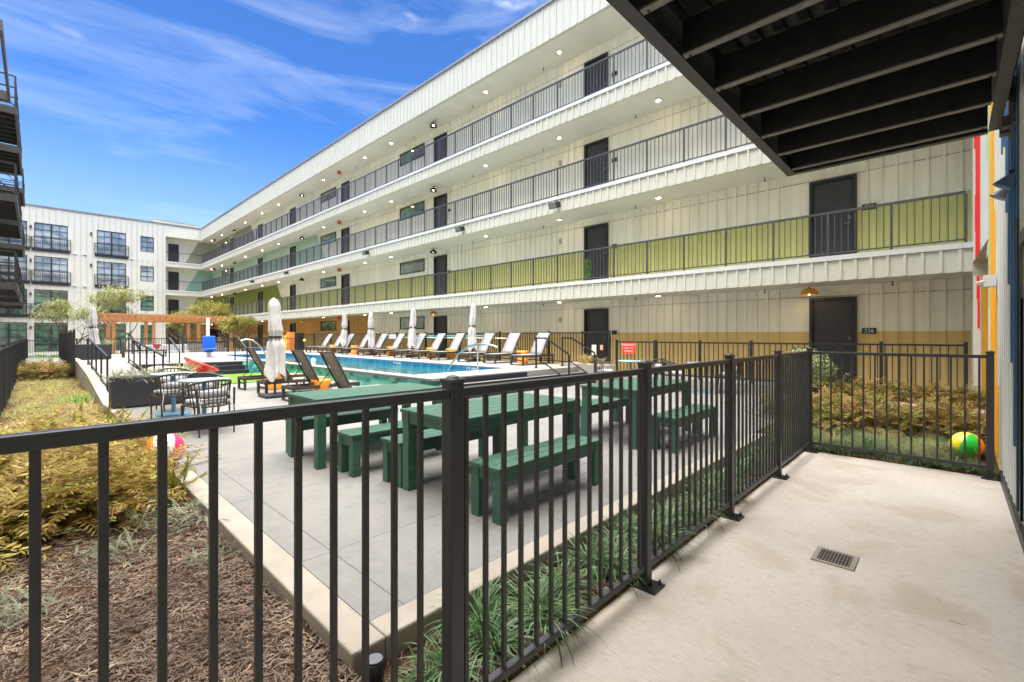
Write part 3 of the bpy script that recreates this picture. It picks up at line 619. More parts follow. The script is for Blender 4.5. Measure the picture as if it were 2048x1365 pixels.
# white and red closing strip beside the gallery
m = MB(); m.box(12.50, 12.64, -.405, -.30, -.05, 13.3, 0)
rz = [(1.75, 2.3, .04), (2.3, 3.0, .055), (3.0, 3.6, .075), (3.6, 4.3, .085), (4.3, 5.2, .075), (5.2, 6.1, .10), (6.1, 13, .085)]
for a, b, wd in rz: m.box(12.488, 12.499, -.385, -.385 + wd * .8, a, b, 1)
m.build('closing_strip', [white, mur['r']], ow)
MB().box(-3, 5.45, YM - .2, YM, 2.5, 13.3).box(-3, 3.2, YM - .2, YM, 0, 2.5).box(5.3, 5.45, YM - .2, YM, 0, 2.5).build('wall', cream, ow)
MB().box(3.2, 5.3, YM - .16, YM - .1, 0, 2.5).build('sliding_door', glassG, ow)
MB().box(5.41, 5.46, YM + .017, YM + .020, .0, 2.4).box(3.1, 5.36, YM + .001, YM + .03, 2.3, 2.4).build('door_frame', metal2, ow)
MB().box(-3, 12.55, -9, YM - .4, 0, 13.2).build('building_body', soffit, ow)
MB().box(-3, 7.5, YM, YM + .03, 0, .09).build('base_flashing', metal2, ow)
B('hose_bib', silver, ow, 10.3, 10.36, YM - .2, YM - .05, .75, .8)
# emergency light and two cone sconces
el = tag(MB().box(8.0, 8.22, YM + .024, YM + .13, 2.20, 2.34).build('emergency_light', white), 'white twin head emergency light on the yellow mural stripe', 'wall light'); el['kind'] = 'thing'; del el['kind']
for c in (8.04, 8.18):
    MB().lathe([(.02, -.03), (.045, 0), (.05, .02), (.0, .03)], (c, YM + .14, 2.25), 12).build('lamp_head', white, el)
for i, (x, z, lb) in enumerate(((5.9, 2.93, 'upper blue cone sconce on the striped mural wall'), (6.35, 2.93, 'lower grey blue cone sconce on the white part of the striped wall'))):
    s = E('cone_sconce', lb, 'wall lamp', (x, YM + .022, z), 0, 'cone sconces on the mural wall')
    q = MB().lathe([(.012, .20), (.02, .18), (.10, -.02), (.105, -.03), (.095, -.03), (.0, .1)], (0, 0, 0), 24)
    sh = q.build('shade', M('sconce_blue' if i == 0 else 'sconce_grey', (.10, .19, .30) if i == 0 else (.32, .33, .40), .4), s); sh.location = (0, .065, 0); sh.scale = (.62, .62, .62); sh.rotation_euler = (R(34), 0, 0)
    MB().bar((0, -.004, .10), (0, .03, .10), .035).build('bracket', metal2, s)
# ------------------------------------------------------------------ overhead steel balcony
PB = 3.55; PX1 = 6.38; PY1 = 1.45
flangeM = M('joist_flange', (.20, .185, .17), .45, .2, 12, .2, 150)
ob = E('steel_balcony', 'black steel balcony overhead seen from below with exposed joists', 'balcony', (0, 0, PB))
def chan(mb, x0, x1, y0, y1, h, th, fl, axis, side):
    if axis == 'x':
        mb.box(x0, x1, y0 if side > 0 else y1 - th, y0 + th if side > 0 else y1, .012, h - .012); mb.box(x0, x1, y0, y1, 0, .012); mb.box(x0, x1, y0, y1, h - .012, h)
    else:
        mb.box(x0 if side > 0 else x1 - th, x0 + th if side > 0 else x1, y0, y1, .012, h - .012); mb.box(x0, x1, y0, y1, 0, .012); mb.box(x0, x1, y0, y1, h - .012, h)
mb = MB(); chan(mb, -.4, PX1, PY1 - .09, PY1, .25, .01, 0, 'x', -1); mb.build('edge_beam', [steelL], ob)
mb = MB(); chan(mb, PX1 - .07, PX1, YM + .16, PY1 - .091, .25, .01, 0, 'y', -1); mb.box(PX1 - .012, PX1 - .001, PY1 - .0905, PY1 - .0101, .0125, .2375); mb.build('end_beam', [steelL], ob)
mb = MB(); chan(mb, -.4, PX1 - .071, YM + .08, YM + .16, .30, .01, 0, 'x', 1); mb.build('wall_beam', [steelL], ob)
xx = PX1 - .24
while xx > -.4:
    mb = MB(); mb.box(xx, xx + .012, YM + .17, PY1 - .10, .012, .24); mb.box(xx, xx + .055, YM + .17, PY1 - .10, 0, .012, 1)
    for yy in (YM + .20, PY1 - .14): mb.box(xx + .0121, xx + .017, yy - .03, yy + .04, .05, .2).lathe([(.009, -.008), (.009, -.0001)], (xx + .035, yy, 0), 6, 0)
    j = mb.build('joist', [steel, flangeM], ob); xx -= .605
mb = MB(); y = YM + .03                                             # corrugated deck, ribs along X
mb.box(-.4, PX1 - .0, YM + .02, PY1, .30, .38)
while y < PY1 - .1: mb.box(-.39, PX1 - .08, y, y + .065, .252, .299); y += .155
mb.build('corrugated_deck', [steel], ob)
mb = MB()
for a in (5.95, 6.15): mb.box(a, a + .12, YM + .03, YM + .09, -.09, .0)
mb.box(5.85, 6.35, YM + .002, YM + .03, -.10, .30); mb.build('wall_bracket', steelL, ob)
# upper railing of that balcony is above the frame
mb = MB().box(-.4, PX1, PY1 - .05, PY1, 1.40, 1.44)
x = -.3
while x < PX1: mb.box(x, x + .018, PY1 - .035, PY1 - .017, .38, 1.40); x += .115
mb.build('railing', metal2, ob)
# ------------------------------------------------------------------ left wing with its steel balconies
lw = E('apartment_building', 'cream wing along the left edge carrying black steel balconies', 'building')
MB().box(-2.8, -2.5, 1.5, 59.9, 0, 13.3).build('wall', cream, lw)
MB().box(-12, -2.8, -9, 59.9, 0, 13.2).build('building_body', soffit, lw)
steelB = M('balcony_edge_steel', (.045, .040, .037), .5, .3, 9)
def balcony(label):
    b = E('steel_balcony', label, 'balcony', (0, 0, 0), 0, 'steel balconies on the left wing')
    Lb, D = 3.8, 1.95
    for y in (0, Lb - .08): MB().box(0, D, y, y + .08, 0, .25).build('end_beam', steelB, b)
    MB().box(D, D + .07, 0, Lb, 0, .25).build('edge_beam', steelB, b)
    for i in range(1, 7): y = Lb * i / 7; MB().box(0, D, y, y + .05, 0, .2).build('joist', steelB, b)
    MB().box(0, D, .081, Lb - .081, .2, .25).build('deck', steel, b)
    r = MB()
    for z in (.55, .9, 1.3): r.box(0, D, 0, .04, z, z + .04).box(0, D, Lb - .04, Lb, z, z + .04).box(D, D + .04, 0.04, Lb - .04, z, z + .04)
    for y in (0.0, Lb - .05, Lb / 2): r.box(D, D + .05, y, y + .05, .25, 1.3)
    for x in (.9,): r.box(x, x + .04, 0, .04, .25, 1.3).box(x, x + .04, Lb - .04, Lb, .25, 1.3)
    r.build('railing', metal2, b)
    q = MB().tube([(0, .03, 2.3), (D, .03, .3)], .018, 6).tube([(0, Lb - .03, 2.3), (D, Lb - .03, .3)], .018, 6); q.build('tie_rod', metal2, b)
    return b
bw = {1: 'second floor', 2: 'third floor', 3: 'top floor'}
bp0 = None
for k in (3, 2, 1):
    for j, (y, nm) in enumerate(((23.4, 'nearest'), (28.3, 'middle'), (36.0, 'farthest'))):
        lb = '%s black steel balcony on the %s at the left edge' % (nm, bw[k])
        if bp0 is None: bp0 = balcony(lb); o = bp0
        else: o = dup(bp0, (0, 0, 0), 0, lb)
        o.location = (-2.48, y, LV[k] - .22)
nb = E('steel_stringer', 'tan steel beam end rising at the top left corner', 'beam', (0, 0, 0)); MB().box(-.66, -.60, 17.5, 22.8, LV[3] - .1, LV[3] + .18).box(-2.5, -.66, 22.5, 22.8, LV[3] - .1, LV[3] + .18).build('beam', steelL, nb)
# ------------------------------------------------------------------ fences
def near_fence(name, label, p0, p1, posts, npick, h, base):
    f = E(name, label, 'fence', (p0[0], p0[1], 0)); a = Vector((p0[0], p0[1], 0)); d = Vector((p1[0] - p0[0], p1[1] - p0[1], 0)); Lf = d.length
    f.rotation_euler.z = math.atan2(d.y, d.x)
    MB().box(0, Lf, -.020, .020, h - .038, h).build('top_rail', metal, f, .006)
    MB().box(0, Lf, -.018, .018, .105, .140).build('bottom_rail', metal, f, .003)
    pk = MB().box(-.0095, .0095, -.0095, .0095, .14, h - .037).build('baluster', metal, f, .0015)
    for i, t in enumerate(npick): inst(pk, f, (t, 0, 0))
    bpy.data.objects.remove(pk)
    for t in posts:
        p = MB().box(t - .032, t + .032, -.032, .032, .012, h + .022).build('post', metal, f, .004)
        MB().box(t - .037, t + .037, -.037, .037, h + .022, h + .038).lathe([(.030, 0), (.022, .010), (0, .015)], (t, 0, h + .038), 12).build('post_cap', metal, p, .003)
        if base:
            q = MB().box(t - .075, t + .075, -.10, .04, 0, .012)
            for bx, by in ((-.05, -.075), (.05, -.075)): q.lathe([(.014, 0), (.014, .015), (.006, .016), (.006, .03)], (t + bx, by, .012), 6)
            q.build('base_plate', metal, p)
    return f
CX, CY = 7.42, 1.42
posts = [1.14 + 1.27, 2.71 + 1.27, 4.26 + 1.27, 5.83 + 1.27, CX + 1.27]
pk = []; k = 0
s0 = 1.27 - .034                                                    # first seen baluster sits at x = -0.02
step = .1098
i = -12
while True:
    xw = -.002 + step * i
    if xw > CX - .06: break
    if xw > -1.2 and all(abs(xw + 1.27 - p) > .045 for p in posts): pk.append(xw + 1.27)
    i += 1
near_fence('metal_fence', 'black picket fence running across the foreground along the patio edge', (-1.27, CY), (CX, CY), posts, pk, 1.393, True)
near_fence('metal_fence', 'short black picket fence closing the far end of the patio', (CX, CY - .03), (CX, YM + .09), [1.70], [.10 + .1165 * i for i in range(14)], 1.385, True)
def fence(label, pts, h, sp=.115, psp=2.4, zt=None, cat='fence', name='metal_fence', rails=(0.1,), group=None):
    f = E(name, label, cat, pts[0], 0, group); o = Vector(pts[0])
    for a, b in zip(pts[:-1], pts[1:]):
        a = Vector(a) - o; b = Vector(b) - o; d = b - a; n = max(1, round(d.length / psp)); u = d.normalized()
        up = Vector((0, 0, 1))
        MB().bar(a + up * (h - .02), b + up * (h - .02), .035, .04).build('top_rail', metal2, f)
        for r in rails: MB().bar(a + up * r, b + up * r, .03, .035).build('bottom_rail', metal2, f)
        m = MB(); k = int(d.length / sp)
        for i in range(1, k): p = a + d * (i / k); m.bar(p + up * rails[0], p + up * (h - .03), .018)
        m.build('picket_panel', metal2, f)
        for i in range(n + 1):
            p = a + d * (i / n); MB().bar(p + up * .002, p + up * (h + .05), .06).build('post', metal2, f)
    return f
fence('tall black fence behind the row of grey pool loungers', [(12.47, 7.75, DZ), (12.47, 32.2, DZ)], 1.09)
fence('black walkway guard fence in front of the ochre wall', [(12.66, 7.6, L1), (12.66, -.2, L1)], 1.05, .122, 1.35)
fence('far black guard fence along the gallery beyond the pool', [(12.66, 32.4, L1), (12.66, 58, L1)], 1.05, .13)
fence('black fence across the far end of the pool deck', [(1.3, 31.3, DZ - .12), (12.4, 31.3, DZ - .12)], .95)
fence('long black fence along the left edge of the planting bed', [(-.46, 1.6, 0), (-.46, 43, 0)], 1.37)
fence('black fence crossing the far end of the planting bed', [(-.4, 43, 0.02), (4.2, 43, .02)], 1.30, .12)
fence('black screen fence standing on the ramp curb', [(.86, 20.8, .40), (.86, 35, .40)], 1.35, .10)
# gate
gt = E('metal_gate', 'black pool gate in front of the dark ground floor door', 'gate', (12.45, 7.75, DZ - .2))
m = MB().box(-.02, .02, 0, .04, 0, 1.32).box(-.02, .02, 1.0, 1.04, 0, 1.32).box(-.02, .02, .04, 1.0, 1.27, 1.31).box(-.02, .02, .04, 1.0, .1, .14); m.build('gate_frame', metal2, gt)
m = MB()
for i in range(1, 12): m.box(-.01, .01, .04 + .08 * i, .055 + .08 * i, .14, 1.27)
m.build('picket_panel', metal2, gt)
B('latch', metal2, gt, -.06, .03, -.05, .0, .95, 1.12)
B('notice', white, gt, -.04, -.03, .45, .62, .55, .88); B('notice', M('orange_label', (.75, .35, .2), .5), gt, -.04, -.03, .2, .3, .72, .88)
# signs on fences
sg = E('warning_sign', 'small red sign with white lettering on the walkway fence', 'sign', (12.60, 7.15, 1.22))
B('board', mur['r'], sg, 0, .012, -.22, .22, -.17, .17)
for i, s in enumerate(('EMERGENCY', 'CALL 911', 'PHONE')): text(s, .088, white, sg, face_mX(-.002, 0, .10 - .10 * i), .001)
sg = E('pool_sign', 'small white sign hung on the tall pool fence', 'sign', (12.42, 20.6, 1.56))
B('board', white, sg, 0, .012, -.62, .62, -.11, .11); text('POOL RULES', .15, M('sign_grey', (.2, .22, .25), .5), sg, face_mX(-.002, -.10, .0), .001)
MB().lathe([(.085, -.002), (.085, .002)], n=20).build('swimmer_emblem', blueP, sg).matrix_local = face_mX(-.003, .5, 0)
# skimmer pole, net
sk = E('pool_skimmer', 'teal pole with a white leaf net hung along the tall pool fence', 'pool skimmer', (12.40, 13.2, 1.60))
MB().tube([(0, 0, 0), (0, 5.2, -.02)], .02, 8).build('pole', tealP, sk)
MB().tube([(0, 5.2, 0), (0, 5.35, .12), (0, 5.6, .1), (0, 5.65, -.2), (0, 5.5, -.35), (0, 5.3, -.2), (0, 5.2, 0)], .02, 6).add([(0, 5.22, 0), (.01, 5.4, .12), (0, 5.62, .05), (.01, 5.6, -.25), (0, 5.45, -.38), (.01, 5.28, -.2)], [(0, 1, 2, 3, 4, 5)]).build('net', white, sk)
sk = tag(MB().tube([(12.39, 12.2, 1.5), (12.39, 19.6, 1.52)], .022, 8).build('pool_pole', M('cream_pole', (.75, .72, .55), .4)), 'long pale pole hung below the teal pole on the pool fence', 'pole')
# ------------------------------------------------------------------ handrails
def rail_set(label, P, name='handrail', mat=metal2, top=.9, posts=None, low=True):
    h = E(name, label, 'handrail', P[0]); o = Vector(P[0]); q = [Vector(p) - o for p in P]; up = Vector((0, 0, 1))
    m = MB()
    for a, b in zip(q[:-1], q[1:]): m.bar(a + up * top, b + up * top, .042)
    m.build('top_rail', mat, h)
    if low:
        m = MB()
        for a, b in zip(q[:-1], q[1:]): m.bar(a + up * .14, b + up * .14, .03)
        m.build('lower_rail', mat, h)
    for p in (posts or P): p = Vector(p) - o; MB().bar(p, p + up * (top - .02), .04).box(p.x - .06, p.x + .06, p.y - .06, p.y + .06, p.z, p.z + .012).build('post', mat, h)
    return h
def lerp(a, b, n): return [tuple(a[i] + (b[i] - a[i]) * k / n for i in range(3)) for k in range(n + 1)]
rail_set('black handrail on the left side of the ramp', [(1.22, 15.1, PZ), (1.22, 21.2, DZ)], posts=lerp((1.22, 15.1, PZ), (1.22, 21.2, DZ), 4))
rail_set('black handrail on the right side of the ramp', [(2.3, 14.9, PZ), (2.3, 21.3, DZ)], posts=lerp((2.3, 14.9, PZ), (2.3, 21.3, DZ), 5))
rail_set('black handrail at the left end of the turf stairs', [(3.35, 18.8, PZ), (3.35, 20.5, DZ)], low=False)
rail_set('black handrail at the right end of the turf stairs', [(5.45, 18.9, PZ), (5.45, 20.1, DZ), (5.45, 20.5, DZ)], posts=[(5.45, 18.95, PZ), (5.45, 20.45, DZ)], low=False)
for x, lb in ((10.37, 'left black handrail of the near pool stairs'), (11.65, 'right black handrail of the near pool stairs')):
    rail_set(lb, [(x, 7.75, PZ), (x, 8.6, DZ), (x, 9.0, DZ)], posts=[(x, 7.75, PZ), (x, 8.97, DZ)])
g = tag(MB().tube([(8.2, 10.55, .45), (8.2, 10.3, .78), (8.2, 9.95, 1.1), (8.2, 9.55, 1.3), (8.2, 9.2, 1.37), (8.2, 8.85, 1.38), (8.2, 8.55, 1.34), (8.2, 8.4, 1.30)], .026, 12).tube([(8.3, 9.28, DZ), (8.24, 9.2, 1.36)], .024, 10).lathe([(.06, 0), (.05, .02), (.03, .03)], (8.3, 9.28, DZ + .01), 12).build('grab_rail', silver), 'curved stainless grab rail at the near end of the pool', 'grab rail')
g = tag(MB().tube([(6.9, 21.2, .45), (6.8, 21.25, .85), (6.6, 21.3, 1.2), (6.35, 21.35, 1.42), (6.1, 21.4, 1.45), (5.9, 21.45, 1.38)], .03, 10).tube([(6.3, 21.35, DZ), (6.25, 21.38, 1.42)], .026, 8).build('grab_rail', silver), 'curved stainless grab rail at the far left side of the pool', 'grab rail')
# pool lift
pl = E('pool_lift', 'blue pool lift chair on a white mast beside the pool', 'pool lift', (5.4, 24.2, DZ))
MB().box(-.25, .25, -.25, .25, 0, .05).tube([(0, 0, .05), (0, 0, .35)], .09, 14).build('base', white, pl)
MB().box(-.06, .06, .10, .22, .05, 1.78).build('mast', white, pl, .01)
m = MB().box(-.26, .24, -.12, -.04, .38, .96).box(-.24, .22, -.5, -.12, .32, .42); m.build('seat', blueP, pl, .05)
MB().box(-.20, .16, -.16, -.1, .22, .36).build('footrest', blueP, pl, .03)
# ------------------------------------------------------------------ green tables and benches
def table(name, lb, x, y, L_, W_, H_, leg, planks, grp, cat):
    t = E(name, lb, cat, (x, y, PZ), 0, grp)
    m = MB(); w_ = W_ / planks
    for i in range(planks): m.box(0, L_, i * w_ + .0035, (i + 1) * w_ - .0035, H_ - .028, H_)
    for i in range(planks):
        for xx in (.045, L_ - .045):
            for dy in (.3, .7): m.lathe([(.0045, 0), (.0045, .0006)], (xx, (i + dy) * w_, H_), 8, 1)
    m.build('table_top' if planks > 4 else 'seat', [green, metal2], t)
    MB().box(.03, L_ - .03, .02, .045, H_ - .125, H_ - .029).box(.03, L_ - .03, W_ - .045, W_ - .02, H_ - .125, H_ - .029).box(.03, .055, .046, W_ - .046, H_ - .125, H_ - .029).box(L_ - .055, L_ - .03, .046, W_ - .046, H_ - .125, H_ - .029).build('apron', green, t, .002)
    for a in (.02, L_ - .02 - leg):
        for b in (.012, W_ - .012 - leg): MB().box(a, a + leg, b, b + leg, 0, H_ - .0285).build('leg', green, t, .003)
    return t
TT = [(2.33, 2.84, 'nearest green slatted table'), (2.04, 4.82, 'far left green slatted table'), (5.15, 2.82, 'right hand green slatted table')]
t0 = None
for x, y, lb in TT:
    lb += ' on the grey plaza'
    if t0 is None: t0 = table('outdoor_table', lb, x, y, 1.68, .84, .745, .095, 6, 'green tables on the plaza', 'table')
    else: dup(t0, (x, y, PZ), 0, lb)
b0 = None
for x, y, lb in [(2.38, 2.42, 'green bench nearest the fence, in front of the nearest green table'), (2.33, 3.68, 'green bench on the far side of the nearest green table'), (2.17, 4.30, 'green bench on the near side of the far left green table'),
                 (2.08, 5.50, 'green bench on the far side of the far left green table'), (5.32, 2.38, 'green bench in front of the right hand green table'), (5.35, 3.72, 'green bench behind the right hand green table')]:
    if b0 is None: b0 = table('outdoor_bench', lb, x, y, 1.38, .35, .425, .085, 3, 'green benches around the tables', 'bench')
    else: dup(b0, (x, y, PZ), 0, lb)
# ------------------------------------------------------------------ loungers
def lounger(lb, grp, sm, ang, sleigh):
    t = E('sun_lounger', lb, 'sun lounger', (0, 0, 0), 0, grp)            # local +X = head end, foot at 0
    Lg, W_, z = 1.55, .60, .33
    MB().box(0, Lg, 0, .05, z - .07, z).box(0, Lg, W_ - .05, W_, z - .07, z).box(0, .05, .05, W_ - .05, z - .07, z).box(Lg - .05, Lg, .05, W_ - .05, z - .07, z).build('frame', frameB, t, .004)
    for x in (0.0, Lg - .06):
        MB().box(x, x + .055, 0, .055, 0, z - .071).box(x, x + .055, W_ - .055, W_, 0, z - .071).box(x, x + .055, .055, W_ - .055, 0, .03).box(x, x + .03, .055, W_ - .055, z - .18, z - .14).build('leg', frameB, t, .003)
    MB().box(.02, Lg * .62, .03, W_ - .03, z + .001, z + .012).build('seat', sm, t)
    hx = Lg * .60; Bl = .86; ca, sa = math.cos(ang), math.sin(ang)
    m = MB(); n = 8
    vs = []
    for i in range(n + 1):
        s = i / n; sag = -.02 * math.sin(3.14 * s)
        for yy in (.04, W_ - .04): vs.append((hx + Bl * s * ca + sag * sa, yy, z + .01 + Bl * s * sa - sag * ca))
    m.add(vs, [(2 * i, 2 * i + 1, 2 * i + 3, 2 * i + 2) for i in range(n)], 0, True)
    bk = m.build('backrest', sm, t); so = bk.modifiers.new('s', 'SOLIDIFY'); so.thickness = .012
    MB().bar((hx, .02, z), (hx + Bl * ca, .02, z + Bl * sa), .03).bar((hx, W_ - .02, z), (hx + Bl * ca, W_ - .02, z + Bl * sa), .03).bar((hx + Bl * ca, .01, z + Bl * sa), (hx + Bl * ca, W_ - .01, z + Bl * sa), .03).build('back_frame', frameB, t)
    MB().bar((hx + .5 * Bl * ca, .03, z + .5 * Bl * sa), (Lg - .1, .03, z - .03), .014).bar((hx + .5 * Bl * ca, W_ - .03, z + .5 * Bl * sa), (Lg - .1, W_ - .03, z - .03), .014).build('support_strut', frameB, t)
    return t
gl_ = None
feet = [1036, 980, 930, 870.7, 833, 797, 756.7, 722, 689.5, 659.5, 640, 620.5]   # pixel centres of the foot ends
XB = 10.95
for i, px_ in enumerate(feet):
    d = 915 * XB / (.693 * (px_ - 75)); y = (d - XB * .7207) / .693 - .3
    lb = 'light grey sling lounger number %d of the row by the tall fence' % (i + 1)
    nm = ['nearest light grey lounger at the right end of the poolside row', 'second light grey lounger from the right in the poolside row', 'light grey lounger just right of the rightmost closed umbrella', 'light grey lounger behind the arch of the grab rail', 'fifth light grey lounger from the right in the poolside row',
          'sixth light grey lounger from the right in the poolside row', 'light grey lounger just left of the third closed umbrella', 'eighth light grey lounger from the right in the poolside row', 'fourth light grey lounger from the left in the poolside row', 'third light grey lounger from the left in the poolside row', 'second light grey lounger from the left in the poolside row', 'farthest light grey lounger at the left end of the poolside row'][i]
    if gl_ is None: gl_ = lounger(nm, 'light grey loungers in a row beside the pool', sling, R(58), 0); o = gl_
    else: o = dup(gl_, (0, 0, 0), 0, nm)
    o.location = (XB + random.uniform(-.06, .06), y, DZ); o.rotation_euler.z = R(random.uniform(-2.5, 2.5))
br = None
for y, lb in ((13.8, 'leftmost brown sling lounger next to the turf'), (12.3, 'brown sling lounger behind the large closed umbrella'), (10.7, 'brown sling lounger just right of the large closed umbrella'), (9.2, 'rightmost brown sling lounger nearest the green tables')):
    if br is None: br = lounger(lb, 'brown loungers on the plaza facing the pool', slingD, R(62), 0); o = br
    else: o = dup(br, (0, 0, 0), 0, lb)
    o.location = (3.67 + 1.62, y, PZ); o.rotation_euler.z = math.pi + R(random.uniform(-2, 2))
# ------------------------------------------------------------------ umbrellas
def umbrella(lb, h, r, seed, base):
    random.seed(seed); u = E('closed_umbrella', lb, 'umbrella', (0, 0, 0), 0, 'closed grey parasols')
    if base: MB().box(-.28, .28, -.28, .28, 0, .07).build('base', planterM, u, .02)
    else: MB().lathe([(.30, 0), (.32, .03), (.30, .09), (.08, .12)], n=20).build('base', frameB, u)
    MB().tube([(0, 0, .05), (0, 0, h - .1)], .028, 10).build('pole', M('pole_slate', (.05, .06, .08), .4), u)
    ph = [random.uniform(0, 6.28) for _ in range(6)]
    def fn(a, s): return 1 + .16 * (1 - 2 * abs(math.sin(2.5 * a + ph[0] + 1.6 * s))) + .10 * (1 - 2 * abs(math.sin(4 * a + ph[1] - 1.2 * s))) + .11 * math.sin(2 * a + ph[2] + 4 * s) + .05 * math.sin(13 * a + 9 * s)
    prof = []; zb, zt = h * .24, h
    K = 34
    for i in range(K + 1):
        s = i / K; z = zb + (zt - zb) * s
        rr = r * (1.15 - .15 * s / .5 if s < .5 else 1.0 - .40 * (s - .5) / .5)
        if abs(s - .48) < .05: rr *= .84
        if s > .93: rr *= max(.08, math.sqrt(max(0, 1 - ((s - .93) / .07) ** 2)) * .9)
        prof.append((rr * (1 + .035 * math.sin(s * 21 + ph[3]) + .025 * math.sin(s * 37 + ph[4])), z))
    m = MB(); m.lathe(prof, (0, 0, 0), 72, 0, fn)
    for j, v in enumerate(m.v):                                    # ragged hem and a slight lean
        x, y, z = v; s = (z - zb) / (zt - zb); a = math.atan2(y, x)
        dz = -.10 * (1 - s) ** 3 * (1 + math.sin(3 * a + ph[5])) if s < .4 else 0
        m.v[j] = (x + .03 * math.sin(s * 4 + ph[1]), y + .02 * math.sin(s * 5), z + dz)
    c = m.build('canopy', fabric, u); c['n'] = 0; del c['n']
    MB().lathe([(r * .93, -.025), (r * .93, .025)], (.03 * math.sin(.48 * 4 + ph[1]), .02 * math.sin(2.4), zb + .48 * (zt - zb)), 24, 0, None).build('strap', metal2, u)
    return u
u = umbrella('large closed grey umbrella standing among the brown loungers', 2.30, .17, 4, True); u.location = (3.85, 11.36, PZ)
u = umbrella('closed white umbrella in the dark planter near the pergola', 2.22, .145, 9, False); u.location = (1.69, 26.4, DZ)
XU = 11.85
for i, (px_, yt, lb) in enumerate(((948, 607, 'closed umbrella at the right end of the poolside row'), (828, 616, 'second closed umbrella from the right in the poolside row'), (745, 624, 'third closed umbrella from the right in the poolside row'), (691, 626, 'leftmost closed umbrella of the poolside row'))):
    d = 915 * XU / (.693 * (px_ - 75)); y = (d - XU * .7207) / .693
    ht = 1.6 + (672 - yt) * d / 915 - DZ
    u = umbrella(lb, ht, .15, 20 + i, False); u.location = (XU, y, DZ)
# ------------------------------------------------------------------ orange side tables
def stool(lb):
    t = E('side_table', lb, 'side table', (0, 0, 0), 0, 'orange side tables between loungers')
    m = MB().lathe([(.19, 0), (.20, .02), (.19, .16), (.17, .2), (.20, .26), (.215, .40), (.21, .44), (.0, .445)], n=28)
    m.build('body', orange, t)
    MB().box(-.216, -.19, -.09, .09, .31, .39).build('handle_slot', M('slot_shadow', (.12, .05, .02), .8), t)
    return t
s0_ = None
for x, y, z, lb in [(4.35, 12.95, PZ, 'orange side table between the two leftmost brown loungers'), (4.45, 10.25, PZ, 'orange side table between the two rightmost brown loungers')]:
    if s0_ is None: s0_ = stool(lb); o = s0_
    else: o = dup(s0_, (0, 0, 0), 0, lb)
    o.location = (x, y, z)
for px_, lb in ((1048, 'orange side table beside the nearest grey lounger'), (905, 'orange side table below the second umbrella gap'), (865, 'orange side table right of the teal pole end'), (786, 'orange side table under the white pool sign'), (712, 'orange side table between the two left umbrellas'), (668, 'farthest orange side table left of the leftmost umbrella')):
    x = 11.9; d = 915 * x / (.693 * (px_ - 75)); dup(s0_, (x, (d - x * .7207) / .693, DZ), 0, lb)
# ------------------------------------------------------------------ bistro chairs and tables
def chair(lb):
    c = E('bistro_chair', lb, 'chair', (0, 0, 0), 0, 'black spindle chairs with grey cushions')   # backrest toward -Y, seat looks +Y
    for sx in (-1, 1):
        MB().tube([(.25 * sx, -.24, .66), (.24 * sx, -.25, .42), (.23 * sx, -.27, 0)], .017, 8, r2=.012).build('leg', frameB, c)
        MB().tube([(.25 * sx, .20, .42), (.23 * sx, .24, 0)], .017, 8, r2=.012).build('leg', frameB, c)
    ring = [(.28 * math.cos(a), -.02 - .27 * math.sin(a) * 1.0, .70 + .085 * math.sin(a)) for a in [math.pi * i / 16 for i in range(17)]]
    ring = [(.28, .16, .66)] + ring + [(-.28, .16, .66)]
    MB().tube(ring, .016, 8).build('back_rail', frameB, c)
    low = [(.24 * math.cos(a), -.03 - .24 * math.sin(a), .415) for a in [math.pi * i / 16 for i in range(17)]]
    MB().tube([(.24, .2, .415)] + low + [(-.24, .2, .415), (.24, .2, .415)], .014, 8).build('seat_frame', frameB, c)
    m = MB()
    for i in range(15): a = math.pi * (i + .5) / 15; m.tube([(.24 * math.cos(a), -.03 - .24 * math.sin(a), .42), (.28 * math.cos(a), -.02 - .27 * math.sin(a), .70 + .08 * math.sin(a))], .008, 5)
    m.build('spindles', frameB, c)
    q = MB().box(-.22, .22, -.22, .21, .43, .50).build('seat_cushion', cush, c, .03)
    q = MB().lathe([(0, -.2), (.05, -.19), (.065, -.1), (.065, .1), (.05, .19), (0, .2)], n=16).build('back_cushion', cush, c); q.rotation_euler = (0, R(90), 0); q.location = (0, -.17, .58)
    MB().tube([(.20, -.22, .44), (.22, -.29, .40), (.20, -.30, .28)], .007, 5).tube([(-.20, -.22, .44), (-.22, -.29, .40), (-.24, -.30, .28)], .007, 5).build('cushion_tie', cush, c)
    return c
def bistro(lb):
    t = E('bistro_table', lb, 'table', (0, 0, 0), 0, 'round pale blue bistro tables')
    MB().lathe([(.33, .715), (.34, .722), (.34, .74), (.335, .745)], n=36).build('table_top', M('pale_blue_enamel', (.27, .36, .43), .4), t)
    MB().tube([(0, 0, .03), (0, 0, .71)], .032, 14).box(-.16, .16, -.025, .025, .69, .714).build('column', blueM, t)
    MB().lathe([(.27, 0), (.27, .02), (.24, .03), (.04, .04)], n=36).build('base', blueM, t)
    return t
tb = bistro('nearest round blue table, left of the plaza tables'); tb.location = (1.81, 8.38, PZ)
dup(tb, (1.72, 10.15, PZ), 0, 'round blue table beside the dark planter box')
dup(tb, (11.2, 6.3, PZ), 0, 'round blue table in front of the red sign')
dup(tb, (11.6, 4.55, PZ), 0, 'round blue table furthest right by the walkway fence')
ch = chair('nearest spindle chair with its back to the camera at the nearest blue table'); ch.location = (1.74, 7.85, PZ); ch.rotation_euler.z = R(12)
dup(ch, (1.98, 8.98, PZ), R(196), 'spindle chair on the far side of the nearest blue table')
dup(ch, (1.62, 9.62, PZ), R(8), 'left spindle chair with its back to the camera by the dark planter')
dup(ch, (1.85, 10.75, PZ), R(185), 'spindle chair facing the camera tight against the dark planter')
